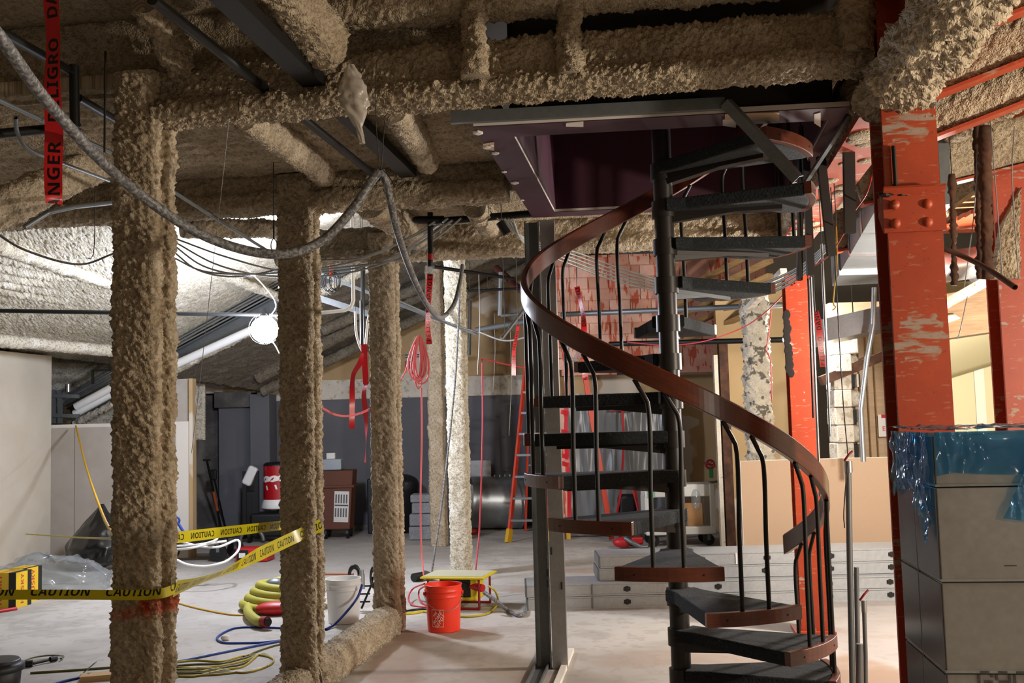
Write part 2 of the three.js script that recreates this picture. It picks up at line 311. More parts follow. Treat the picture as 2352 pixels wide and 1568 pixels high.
// grid of columns
const C1 = at(333, 900, 4.75).setY(0), C2 = at(692, 1000, 6.55).setY(0), C3 = at(888, 1000, 8.6).setY(0), C4 = at(1053, 1000, 11.7).setY(0), C5 = at(1003, 950, 14.6).setY(0);
const R1 = at(2101, 800, 4.34).setY(0), R2 = at(1846, 1000, 8.2).setY(0), R3 = at(2326, 700, 6.3).setY(0);
const hFoam = (w, d, web) => { const a = w / 2, b = d / 2, t = d * 0.34; return [[-a, -b], [a, -b], [a, -b + t], [web, -b + t], [web, b - t], [a, b - t], [a, b], [-a, b], [-a, b - t], [-web, b - t], [-web, -b + t], [-a, -b + t]]; };
const tTint = std(0xffffff, 1, 0, { map: tTan, bumpMap: tFoamB, bumpScale: 0.006, vertexColors: true });
const orangeMark = q => {                                         // sprayed marking on the near column
  const h = 0.87 + 0.02 * nz(q.x * 20, q.z * 20, 1), side = (q.x - C1.x) * GR.x + (q.z - C1.z) * GR.z;
  const k = sstep(0.05, 0.0, Math.abs(q.y - h - (side > 0.03 ? 0.03 : 0)) - (side > 0.03 ? 0.02 : 0)) * (0.55 + 0.45 * sstep(-0.1, 0.08, side)) * (0.7 + 0.6 * nz(q.x * 60, q.y * 60, q.z * 60));
  return mix3([1, 1, 1], [1.0, 0.13, 0.03], Math.max(0, Math.min(1, k * 1.1)));
};
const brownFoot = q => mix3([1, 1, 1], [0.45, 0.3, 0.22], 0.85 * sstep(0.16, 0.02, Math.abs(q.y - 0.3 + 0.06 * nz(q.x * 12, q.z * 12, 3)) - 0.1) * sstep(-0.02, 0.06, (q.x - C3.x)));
const foamCol = (c, h, lab, o = {}) => {
  const g = foamBar(hFoam(0.215, 0.25, 0.055), c.clone().setY(-0.01), c.clone().setY(h), GD.clone().negate(), o);
  return solo('foam_covered_column', lab, 'column', g, o.m || (o.tint ? tTint : M.foam), 'foam covered columns', 'raw');
};
foamCol(C1, 3.3, 'nearest thick foam-coated column with orange spray mark, yellow caution tape around it', { cell: 0.008, amp: 0.017, tint: orangeMark });
foamCol(C2, 3.25, 'foam-coated column that hides part of the glowing lamp, taped at waist height', { cell: 0.0095, amp: 0.017, widen: t => 1 + 0.25 * sstep(0.09, 0.0, t) });
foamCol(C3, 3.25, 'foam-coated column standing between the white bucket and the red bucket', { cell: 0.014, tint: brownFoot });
foamCol(C4, 3.9, 'slim pale foam-coated column behind the yellow power box', { cell: 0.018, m: M.foamPale });
foamCol(C5, 3.9, 'shaded foam-coated column at the grey back wall', { cell: 0.024 });

// foam covered floor kerb from column to column
{
  const k = [[-0.1, -0.02], [0.1, -0.02], [0.115, 0.12], [0.075, 0.22], [-0.075, 0.22], [-0.115, 0.12]];
  const a = off(C3, 0.0, 0, 0.1), b = off(C2, 0.0, 0, 0.02), c = off(C2, 0, 0, -2.2);
  solo('foam_covered_kerb', 'low foam-coated kerb on the floor between the two middle columns', 'kerb', foamBar(k, b, a, UP, { amp: 0.016 }), M.foam, null, 'raw');
  solo('foam_covered_kerb', 'low foam-coated kerb running off the bottom edge below the middle column', 'kerb', foamBar(k, c, off(C2, 0, 0, -0.02), UP, { amp: 0.016 }), M.foam, null, 'raw');
}
// foam covered beams
const tee = (w, h, web, f) => [[-w, 0], [w, 0], [w, f], [web, f * 1.25], [web, h], [-web, h], [-web, f * 1.25], [-w, f]];
const lift = (p, h) => p.clone().setY(h);
const beam = (lab, a, b, h, sec, o) => solo('foam_covered_beam', lab, 'beam', foamBar(sec, lift(a, h), lift(b, h + (o.rise || 0)), UP, o), M.foam, 'foam covered beams', 'raw');
const LEN = R1.clone().sub(C1).dot(GR);
const B1a = off(C1, 0.08), B1b = off(C1, LEN - 0.12, 0, R1.clone().sub(C1).dot(GD));
beam('large foam-coated beam spanning from nearest column to riveted orange column', B1a, B1b, 3.065, tee(0.13, 0.27, 0.07, 0.075), { cell: 0.0085, amp: 0.019, rise: 0.04 });
beam('foam-coated upper beam edge along the top of the picture', off(C1, 0.9, 0, -0.06), off(C1, LEN - 0.1, 0, -0.06), 3.43, [[-0.12, 0], [0.12, 0], [0.12, 0.2], [-0.12, 0.2]], { cell: 0.013, amp: 0.018 });
beam('dim foam-coated beam behind the cable loop, carried by the second column', off(C2, -4.6), off(C2, 1.34), 3.02, tee(0.12, 0.29, 0.07, 0.11), { cell: 0.013, amp: 0.016 });
beam('foam-coated beam far behind the staircase between third column and far orange column', off(C3, -0.9), off(C3, 3.25), 3.01, tee(0.12, 0.3, 0.07, 0.1), { cell: 0.016, amp: 0.015 });
{ // short foam stubs between the two front beams
  const st = [[-0.05, -0.06], [0.05, -0.06], [0.05, 0.06], [-0.05, 0.06]];
  [[1090, 'left of the two foam-coated stub posts above the front beam'], [1308, 'right of the two foam-coated stub posts above the front beam']].forEach(([u, lab]) => {
    const p = at(u, 90, 4.42); solo('foam_covered_stub', lab, 'stub post', foamBar(st, lift(p, 3.14), lift(p, 3.5), GD.clone().negate(), { cell: 0.011, amp: 0.022, widen: t => 1.25 - 0.5 * t * (1 - t) * 2 }), M.foam, null, 'raw');
  });
  const p = at(1962, 40, 4.3); solo('foam_covered_stub', 'shadowed foam lump at the top right end of the front beam', 'stub post', foamBar(st, lift(p, 3.15), lift(p, 3.5), GD.clone().negate(), { cell: 0.013, amp: 0.022, widen: t => 1.5 }), M.foam, null, 'raw');
}
// joists
const joist = (lab, a, b, w, h, o = {}) => solo('foam_covered_joist', lab, 'joist', foamBar([[-w / 2, 0], [w / 2, 0], [w / 2, h], [-w / 2, h]], a, b, UP, { cell: 0.014, amp: 0.015, ...o }), o.m || M.foam, 'foam covered joists', 'raw');
joist('foam-coated joist left of the hanging plastic scrap, under the dark deck', at(560, 300, 4.85), at(748, 428, 6.35), 0.13, 0.2);
joist('foam-coated joist right of the two tie wires, under the dark deck', at(905, 280, 4.75), at(985, 400, 6.2), 0.13, 0.2);
joist('foam-coated joist running from top edge down to the front beam', at(560, -90, 3.55), at(748, 160, 4.42), 0.2, 0.22, { amp: 0.022 });
joist('pale foam-coated lump above the nearest column', at(330, 30, 4.2), at(410, 190, 4.66), 0.12, 0.2, { amp: 0.03 });
joist('pale foam-coated joist end between cable loop and black hanging pipe', at(850, 500, 7.0), at(965, 575, 8.2), 0.2, 0.2);
joist('foam-coated joist end above the black cross pipe', at(1090, 500, 7.0), at(1125, 545, 8.2), 0.16, 0.2);
joist('foam-coated joist at the far left behind the red danger tape', at(-60, 560, 5.2), at(270, 395, 6.3), 0.14, 0.2);
joist('lit foam-coated joist behind the nearest column under the rear deck', at(420, 545, 8.0), at(640, 545, 8.4), 0.2, 0.14, { amp: 0.02 });

// decks
const ridged = (x, y, z, u, v) => 0.02 * Math.abs(Math.sin(v * 40)) + 0.012 * foamNoise(x, y, z);
const quad = (c, r0, r1, a0, a1, h) => [[off(c, r0, h, a0), off(c, r1, h, a0)], [off(c, r0, h, a1), off(c, r1, h, a1)]];
const deck = (name, lab, c, r0, r1, a0, a1, h, nu, nv, m = M.foam) => { const q = quad(c, r0, r1, a0, a1, h); return struct(name, patch(q[0], q[1], nu, nv, ridged), m, lab, 'ceiling', 'raw'); };
const dC = C2.clone().sub(C1).dot(GD), dC3 = C3.clone().sub(C1).dot(GD);
deck('ceiling_deck', 'ribbed foam-sprayed deck between the front beam and the second beam', C1, -4.4, 1.55, 0.0, dC + 0.05, 3.27, 170, 90);
deck('ceiling_deck', 'foam-sprayed deck between the second beam and the far beam', C1, 0.1, 3.4, dC + 0.9, dC3, 3.3, 90, 60);
deck('ceiling_deck', 'dark foam-sprayed deck overhead in front of the front beam', C1, -4.4, LEN + 0.05, -4.8, 0.05, 3.62, 120, 70);
deck('ceiling_deck', 'foam-sprayed deck over the right bay', C1, LEN + 0.02, LEN + 4.5, -4.8, 2.6, 3.62, 60, 60);
deck('ceiling_deck', 'foam-sprayed deck over the upper stair landing', C1, 1.5, LEN + 0.05, 0.0, dC + 0.9, 4.5, 40, 30);
struct('trim_fascia', patch([off(C1, -4.4, 3.24, 0.06), off(C1, 1.5, 3.24, 0.06)], [off(C1, -4.4, 3.66, 0.06), off(C1, 1.5, 3.66, 0.06)], 150, 12, foamAmp(0.02), 0.03), M.foam, 'dark foam-sprayed upstand above the front beam', 'ceiling edge', 'raw');

// sloping roof on the left and the back
struct('ceiling_slope', patch(P([[-260, 742, 10.5], [0, 800, 13.1], [130, 822, 14.4], [262, 838, 15.6], [405, 795, 14.9], [640, 655, 14.4], [860, 528, 13.9]]), P([[-260, 330, 6.9], [0, 352, 7.1], [130, 365, 7.3], [262, 375, 7.5], [405, 378, 7.9], [640, 368, 8.4], [860, 360, 8.8]]), 260, 170, (x, y, z, u, v) => 0.014 * foamNoise(x, y, z) + (u < 0.42 && v > 0.42 && v < 0.62 ? 0.05 * Math.abs(Math.sin(v * 75)) * sstep(0.42, 0.2, u) : 0)), M.foamPale, 'pale foam-sprayed sloping roof lit by the hanging lamp', 'roof', 'raw');
const roofRib = (lab, pts, w, h) => { const p = P(pts); return solo('foam_covered_purlin', lab, 'purlin', foamBar([[-w / 2, -h / 2], [w / 2, -h / 2], [w / 2, h / 2], [-w / 2, h / 2]], p[0], p[1], UP, { cell: 0.025, amp: 0.016 }), M.foamPale, 'purlins of the pale sloping roof', 'raw'); };
roofRib('upper foam-coated purlin left of the nearest column on the pale slope', [[-60, 545, 8.6], [380, 690, 12.2]], 0.16, 0.14);
roofRib('lower foam-coated purlin left of the nearest column above the white wall', [[-60, 776, 11.6], [400, 818, 14.3]], 0.18, 0.14);
roofRib('foam-coated purlin right of the nearest column on the pale slope', [[395, 585, 11.0], [660, 690, 13.8]], 0.14, 0.1);
struct('ceiling_slope', patch(P([[600, 900, 16.6], [760, 815, 16.6], [1000, 700, 16.6], [1300, 558, 16.6]]), P([[390, 868, 14.7], [620, 735, 14.4], [840, 600, 14.0], [1120, 460, 13.6]]), 90, 50, foamAmp(0.02)), M.foamGreyShade, 'shaded sloping roof over the grey back wall', 'roof', 'raw');
const rib2 = (lab, a, b, w) => solo('foam_covered_rafter', lab, 'rafter', foamBar([[-w / 2, -w / 2], [w / 2, -w / 2], [w / 2, w / 2], [-w / 2, w / 2]], at(...a), at(...b), UP, { cell: 0.03, amp: 0.015 }), M.foamGreyShade, 'rafters of the shaded roof slope', 'raw');
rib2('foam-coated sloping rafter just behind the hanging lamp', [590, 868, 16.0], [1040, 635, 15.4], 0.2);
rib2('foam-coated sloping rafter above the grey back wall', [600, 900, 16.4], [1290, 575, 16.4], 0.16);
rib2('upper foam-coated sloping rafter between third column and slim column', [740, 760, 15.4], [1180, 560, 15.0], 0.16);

// ------------------------------------------------------------------ left and back walls
const wl = d => V(-6.3 + 0.133 * (d - 14) * 1.0, 0, -d);
struct('wall_left', [prof(wl(14), wl(2), [[-0.12, 0], [0.12, 0], [0.12, 2.72], [-0.12, 2.72]], UP)], M.wallPale, 'pale plasterboard wall at the far left', 'wall');
{
  const a = at(93, 1000, 14.0).x, b = at(262, 1000, 14.0).x, c = at(404, 1000, 14.0).x, e = at(441, 1000, 14.0).x;
  const m1 = (a + b) / 2;
  const t = struct('wall_low', [bx(e - a, 1.80, 0.12, (a + e) / 2, 0.90, -14.06)], M.gypsum, 'low plasterboard partition behind the black bag', 'wall');
  const pcs = [[a + 0.03, at(172, 1000, 14).x], [at(172, 1000, 14).x + 0.008, at(300, 1000, 14).x], [at(300, 1000, 14).x + 0.008, c]];
  for (const q of pcs) part(t, 'panel', bx(q[1] - q[0], 1.74, 0.014, (q[0] + q[1]) / 2, 0.885, -13.992), M.boardGrey);
  const h = 1.65 + 0.72;
  struct('wall_end', [bx(e - c + 0.25, h, 0.14, (c - 0.25 + e) / 2, h / 2, -14.12)], M.boardGrey, 'tall plasterboard wall end behind the nearest column', 'wall');
  struct('trim_corner', [bx(0.05, h, 0.16, e - 0.01, h / 2, -14.06)], M.wallTan, 'tan timber edge of the wall end', 'trim');
  struct('trim_left', [bx(0.06, 2.6, 0.06, a + 0.02, 1.3, -13.97)], M.wallPale, 'vertical paper edge where the left wall ends', 'trim');
}
struct('wall_recess', patch(P([[20, 1010, 15.7], [470, 1010, 15.7]]), P([[20, 790, 15.7], [470, 790, 15.7]]), 80, 40, foamAmp(0.012)), M.foamPale, 'foam-sprayed wall behind the low partition', 'wall', 'raw');
const wallRect = (name, u0, v0, u1, v1, d, m, lab, t = 0.06, cat = 'wall') => { const a = at(u0, v0, d), b = at(u1, v1, d), top = Math.max(a.y, b.y), bot = Math.min(a.y, b.y); return struct(name, [bx(Math.abs(b.x - a.x), top - bot, t, (a.x + b.x) / 2, (top + bot) / 2, -d - t / 2)], m, lab, cat); };
const toFloor = (name, u0, u1, v, d, m, lab, t = 0.06, cat = 'wall') => { const a = at(u0, v, d), b = at(u1, v, d), top = (a.y + b.y) / 2; return struct(name, [bx(b.x - a.x, top, t, (a.x + b.x) / 2, top / 2, -d - t / 2)], m, lab, cat); };
toFloor('wall_back', 560, 1330, 900, 17.1, M.wallGrey, 'grey painted back wall behind the carts', 0.2);
wallRect('trim_band', 590, 877, 1330, 902, 17.08, M.plaster, 'white plaster band above the grey back wall', 0.1, 'trim');
wallRect('wall_back_upper', 600, 560, 1330, 880, 17.12, M.wallTan, 'bare tan plasterboard above the back wall', 0.12);
struct('baseboard_back', [bx(at(1330, 900, 17.1).x - at(560, 900, 17.1).x, 0.09, 0.03, (at(1330, 900, 17.1).x + at(560, 900, 17.1).x) / 2, 0.045, -17.07)], M.concreteDark, 'dark skirting along the grey back wall', 'baseboard');
toFloor('wall_back_left', 400, 575, 880, 16.9, M.concreteDark, 'dark stained concrete wall beside the wall end', 0.2);
toFloor('door_1', 502, 574, 912, 16.7, M.wallGrey, 'grey flush door in the back left corner', 0.08, 'door');
wallRect('trim_door', 440, 868, 602, 900, 16.6, M.wallTan, 'tan header above the grey door', 0.12, 'trim');
wallRect('trim_lintel', 492, 900, 576, 934, 16.55, M.concreteDark, 'dark lintel strip above the grey door', 0.08, 'trim');
toFloor('wall_back_return', 574, 618, 905, 16.5, M.wallGrey, 'grey wall return right of the grey door', 0.5);
// far right of the back
toFloor('wall_back_right', 1275, 1720, 660, 15.6, M.wallTan, 'patched tan and white wall behind the staircase', 0.2);
toFloor('wall_rear_right', 1640, 1800, 640, 13.4, M.wallTan, 'tan wall right of the rusty post', 0.12);
toFloor('wall_ply', 1905, 2300, 690, 11.6, M.ply, 'plywood clad wall with vertical seams behind the bent conduit', 0.14);
toFloor('wall_right', 2120, 2760, 640, 9.6, M.yellowWall, 'pale yellow wall right of the riveted column', 0.15);

// ------------------------------------------------------------------ orange riveted steelwork
const colGeo = (c, w, d, t, h0, h1) => prof(lift(c, h0), lift(c, h1), hSec(w, d, t), GD.clone().negate());
function orangeColumn(c, h, w, d, lab) {
  const o = thing('orange_steel_column', lab, 'column', 'orange steel columns');
  part(o, 'shaft', colGeo(c, w, d, 0.022, 0, h), M.orange);
  part(o, 'base_plate', [bx(w + 0.1, 0.02, d + 0.1, 0, 0.01, 0).rotateY(-TH).translate(c.x, 0, c.z)], M.orange);
  return o;
}
{
  const o = orangeColumn(R1, 3.55, 0.215, 0.24, 'large orange steel column with riveted bracket behind the blue-wrapped duct');
  // riveted bracket: vertical plate with a flared lip on the near flange
  const f = off(R1, 0, 0, -0.12), y0 = 2.385, y1 = 2.57;
  const pl = part(o, 'bracket', [
    prof(off(f, -0.125, y0), off(f, 0.118, y0), [[0, 0], [0, 0.16], [-0.045, 0.185], [-0.05, 0.176], [-0.02, 0.15], [-0.02, 0.0]].map(a => [a[0], a[1]]), UP),
    prof(off(f, -0.125, y0, 0), off(f, -0.11, y0, 0), [[0, 0], [0.08, 0.08], [0.08, 0.16], [0, 0.16]], UP)], M.orange);
  const pf = off(f, 0, 0, -0.024);
  for (const [u, v] of [[2055, 470], [2130, 468], [2057, 513], [2131, 510]]) { const q = at(u, v, -pf.z); part(pl, 'rivet', sph(0.021, q.x, q.y, q.z - 0.0, 1, 1, 0.75), M.orange); }
  const sp = at(2058, 440, -pf.z + 0.02); part(o, 'tie_rod', [cyl(sp, sp.clone().setY(sp.y + 0.19), 0.009, 8)], M.iron);
  part(o, 'tar_residue', Array.from({ length: 12 }, (_, k) => new THREE.IcosahedronGeometry(rr(0.008, 0.018), 0).scale(1.6, 0.6, 1).translate(sp.x - 0.06 + k * 0.011, sp.y - 0.012 + rr(-0.004, 0.006), sp.z + rr(-0.01, 0.01))), M.iron);
}
{ const o = orangeColumn(R2, 2.75, 0.2, 0.22, 'orange steel column standing behind the handrail end'); part(o, 'scorch_residue', Array.from({ length: 22 }, (_, k) => { const q = at(1806 + k * 0.35 + rr(-4, 4), 722 + k * 6.4, 8.08); return new THREE.IcosahedronGeometry(rr(0.018, 0.032), 1).scale(1, 1.3, 0.12).translate(q.x, q.y, q.z); }), std(0x1a1511, 1)); }
orangeColumn(R3, 3.5, 0.22, 0.24, 'orange steel column cut by the right picture edge');
solo('foam_patch', 'rough foam patch clinging to the orange column at the right edge', 'foam patch', patch(P([[2282, 640, 6.15], [2345, 640, 6.15]]).map((p) => p), P([[2300, 520, 6.15], [2345, 430, 6.15]]), 40, 70, foamAmp(0.02), 0.05), M.foam, null, 'raw');
solo('foam_patch', 'upper foam patch on the orange column at the right edge', 'foam patch', patch(P([[2268, 420, 6.15], [2330, 370, 6.15]]), P([[2262, 300, 6.15], [2335, 300, 6.15]]), 40, 50, foamAmp(0.02), 0.05), M.foam, null, 'raw');
// beam on the orange line towards the viewer: orange web, foam sprayed underside
const RB0 = off(R1, 0, 0, 0.1), RB1 = off(R1, 0, 0, -2.2);
{
  const o = thing('orange_steel_beam', 'orange steel beam overhead with thick foam underneath, meeting the riveted column', 'beam');
  part(o, 'web', prof(lift(RB0, 3.18), lift(RB1, 3.18), hSec(0.2, 0.42, 0.022), UP), M.orange);
  part(o, 'foam_coat', foamBar([[-0.115, 0.0], [0.03, -0.03], [0.17, -0.01], [0.2, 0.12], [0.05, 0.09], [-0.1, 0.04]].map(a => [-a[0], a[1]]).reverse(), lift(RB0, 2.93), lift(RB1, 2.93), UP, { cell: 0.011, amp: 0.03, smooth: 1 }), M.foam, 'raw');
}
solo('foam_patch', 'foam overspray on the top of the riveted orange column', 'foam patch', patch([off(R1, -0.1, 2.86, -0.125), off(R1, 0.1, 2.86, -0.125)], [off(R1, -0.105, 3.05, -0.128), off(R1, 0.11, 3.05, -0.128)], 40, 40, (x, y, z, u, v) => -0.03 + 0.05 * Math.abs(nz(x * 25, y * 25, z * 25)) + 0.05 * sstep(0.0, 0.5, v), 0.01), M.foam, null, 'raw');
{
  const a = off(R1, -0.02, 0, 0.12), b = off(R2, -0.02, 0, -0.08);
  const o = thing('orange_steel_beam', 'orange steel beam running back from the riveted column above the stair', 'beam');
  part(o, 'flanged_section', prof(lift(a, 3.14), lift(b, 3.14), hSec(0.22, 0.34, 0.024), UP), M.orange);
  part(o, 'foam_coat', foamBar([[-0.12, 0], [0.12, 0], [0.12, 0.26], [-0.12, 0.26]], lift(off(a, 0.0, 0, 0.3), 3.02), lift(b, 3.02), UP, { cell: 0.016, amp: 0.022 }), M.foam, 'raw');
  for (let k = 0; k < 26; k++) { const t = rr(0.08, 0.95), q = a.clone().lerp(b, t); off(q, 0, 0, 0); const s = rr(0.03, 0.07), p2 = off(q, rr(-0.09, 0.09), 2.968, 0); part(o, 'foam_blob', new THREE.IcosahedronGeometry(s, 1).scale(1, 0.25, 1.3).translate(p2.x, p2.y, p2.z), M.foam); }
}
// foam coated cross beams of the right bay with orange lower flanges
function crossBeam(lab, p, len, h, dep, rise = 0.34) {
  const o = thing('cross_beam', lab, 'beam', 'cross beams of the right bay');
  const a = lift(p, h), b = off(a, len, len * rise);
  part(o, 'flange', prof(a, b, [[-0.055, -0.007], [0.055, -0.007], [0.055, 0.007], [-0.055, 0.007]], UP), M.orange);
  part(o, 'foam_web', foamBar([[-0.05, 0.0], [0.05, 0.0], [0.04, dep], [-0.04, dep]], off(a, 0, 0.012), off(b, 0, 0.012), UP, { cell: 0.014, amp: 0.012 }), M.foam, 'raw');
}
crossBeam('foam-coated cross beam directly right of the riveted column top', at(2140, 322, 4.4), 2.6, 2.815, 0.2);
crossBeam('second foam-coated cross beam, above the first at the right edge', at(2140, 224, 4.25), 2.6, 2.95, 0.22);
crossBeam('uppermost foam-coated cross beam in the top right corner', at(2200, 90, 4.1), 2.4, 3.15, 0.3);
crossBeam('far foam-coated cross beam behind the rusty hangers', off(R1, 0.2, 0, 1.9), 2.6, 2.9, 0.28, 0.2);
crossBeam('farthest cross beam above the shiny duct on the right', off(R1, 0.3, 0, 3.4), 2.6, 2.85, 0.3, 0.2);
joist('foam-coated joist meeting the right edge column top', at(2190, 330, 5.9), at(2370, 235, 5.2), 0.16, 0.2);
deck('ceiling_deck', 'brown deck behind the right cross beams', C1, LEN + 0.02, LEN + 4.5, 2.6, 6.5, 3.75, 40, 40);
{ // red lath boards seen between the right hand beams
  const t = struct('ceiling_boards', [bx(2.2, 0.03, 1.7).rotateY(-TH).translate(4.3, 3.12, -7.3)], M.oldWood, 'boarded ceiling strip of red painted boards on the right', 'ceiling');
  for (let k = 0; k < 9; k++) part(t, 'board', bx(2.2, 0.03, 0.14, 0, 0, -0.75 + k * 0.18).rotateY(-TH).translate(4.3, 3.08 - k * 0.012, -7.3), M.orange);
}

// ------------------------------------------------------------------ spiral staircase
const S = at(1543, 963, 5.4).setY(0);
{
  const o = thing('spiral_staircase', 'dark steel spiral staircase with carpeted treads and mahogany handrail', 'staircase', null, S);
  const cd = V(-S.x, 0, -S.z).normalize(), ld = V(-cd.z, 0, cd.x);
  const dir = f => cd.clone().multiplyScalar(Math.cos(f)).addScaledVector(ld, Math.sin(f));
  const D = Math.PI / 180, ph = i => (3 + 30 * (i - 4)) * D, hh = i => 0.4 + 0.199 * (i - 1), hA = f => 0.4 + 0.199 * ((f / D + 87) / 30);
  part(o, 'pole', [cyl(V(0, 0, 0), V(0, 4.1, 0), 0.05, 28)], M.steelDark);
  part(o, 'base_plate', [new THREE.CylinderGeometry(0.15, 0.15, 0.015, 24).translate(0, 0.0075, 0)], M.steelDark);
  // one tread, pointing along +x, top at y = 0
  const HA = 17.5 * D, ro = 0.725;
  const sh = new THREE.Shape(); sh.moveTo(0.03, -0.075); sh.lineTo(0.12, -0.075);
  sh.lineTo(Math.cos(HA) * ro, -Math.sin(HA) * ro); for (let k = 1; k <= 10; k++) { const a = -HA + 2 * HA * k / 10; sh.lineTo(Math.cos(a) * ro, Math.sin(a) * ro); } sh.lineTo(0.12, 0.075); sh.lineTo(0.03, 0.075);
  const ext = (s, d, b) => new THREE.ExtrudeGeometry(s, { depth: d, bevelEnabled: b > 0, bevelSize: b, bevelThickness: b, bevelSegments: 2, curveSegments: 8 }).rotateX(Math.PI / 2);
  const gC = join(ext(sh, 0.045, 0.009).translate(0, -0.009, 0));
  const cs = new THREE.Shape(); for (let k = 0; k <= 12; k++) { const a = -HA - 0.01 + (2 * HA + 0.02) * k / 12; k ? cs.lineTo(Math.cos(a) * 0.765, Math.sin(a) * 0.765) : cs.moveTo(Math.cos(a) * 0.765, Math.sin(a) * 0.765); } for (let k = 12; k >= 0; k--) { const a = -HA - 0.01 + (2 * HA + 0.02) * k / 12; cs.lineTo(Math.cos(a) * 0.735, Math.sin(a) * 0.735); }
  const gW = join(ext(cs, 0.056, 0.003).translate(0, 0.001, 0));
  const gA = join([prof(V(0.04, -0.063, 0), V(0.6, -0.063, 0), [[-0.03, 0], [0.03, 0], [0.03, -0.02], [-0.03, -0.02]], UP), new THREE.ExtrudeGeometry(new THREE.Shape([[0.04, 0], [0.55, 0], [0.04, -0.055]].map(a => new THREE.Vector2(...a))), { depth: 0.05, bevelEnabled: false }).translate(0, -0.062, -0.025)]);
  const gH = join(new THREE.CylinderGeometry(0.062, 0.062, 0.085, 24).translate(0, -0.045, 0));
  const gS = join(new THREE.CylinderGeometry(0.0045, 0.0045, 0.004, 10).rotateZ(Math.PI / 2));
  for (let i = 0; i <= 14; i++) {
    const f = ph(i), v = dir(f), a = Math.atan2(-v.z, v.x);
    const t = new THREE.Mesh(gC, M.carpet); t.name = 'tread'; t.position.y = hh(i); t.rotation.y = a; t.castShadow = t.receiveShadow = true; o.add(t);
    for (const [n, g, m] of [['end_cap', gW, M.capWood], ['support_arm', gA, M.steelDark], ['hub_sleeve', gH, M.steelDark]]) { const c = new THREE.Mesh(g, m); c.name = n; c.castShadow = c.receiveShadow = true; t.add(c); }
    for (const s of [-0.2, 0.2]) { const c = new THREE.Mesh(gS, M.iron); c.name = 'screw'; c.position.set(Math.cos(s) * 0.768, -0.028, -Math.sin(s) * 0.768); c.rotation.y = s; t.add(c); }
    for (const s of [-5.2, 5.2]) {
      const fb = f + s * D, b = dir(fb).multiplyScalar(0.742), top = hA(fb) + 0.82 - 0.055; if (i > 12) continue;
      const tg = dir(fb + 0.075).multiplyScalar(0.745), y1 = top - 0.015;
      const pts = [b.clone().setY(hh(i) - 0.02), b.clone().setY(hh(i) + 0.3), b.clone().setY(y1 - 0.05), b.clone().lerp(tg, 0.35).setY(y1 - 0.012), tg.clone().setY(hA(fb + 0.075) + 0.775)];
      const c = new THREE.CurvePath(); const q = new THREE.CatmullRomCurve3(pts, false, 'centripetal');
      part(o, 'baluster', new THREE.TubeGeometry(q, 22, 0.0105, 8), M.iron);
    }
  }
  // handrail: a flat mahogany ribbon on edge
  const f0 = -128 * D, f1 = 245 * D, N = 220, rs = [[0.757, -0.05], [0.76, -0.046], [0.76, 0.05], [0.752, 0.058], [0.735, 0.058], [0.727, 0.05], [0.727, -0.046], [0.73, -0.05]], n = rs.length, pos = [], uv = [], idx = [];
  for (let k = 0; k <= N; k++) { const f = f0 + (f1 - f0) * k / N, v = dir(f), h = hA(f) + 0.825; for (let j = 0; j < n; j++) { pos.push(v.x * rs[j][0], h + rs[j][1], v.z * rs[j][0]); uv.push((f - f0) * 0.82, rs[j][1] + rs[j][0]); } }
  for (let k = 0; k < N; k++) for (let j = 0; j < n; j++) { const a = k * n + j, b = k * n + (j + 1) % n, c = a + n, d = b + n; idx.push(a, c, b, b, c, d); }
  for (let j = 1; j + 1 < n; j++) { idx.push(0, j, j + 1); const r = N * n; idx.push(r, r + j + 1, r + j); }
  const g = new THREE.BufferGeometry(); g.setAttribute('position', new THREE.Float32BufferAttribute(pos, 3)); g.setAttribute('uv', new THREE.Float32BufferAttribute(uv, 2)); g.setIndex(idx);
  part(o, 'handrail', prep(g), M.mahogany, true);
}

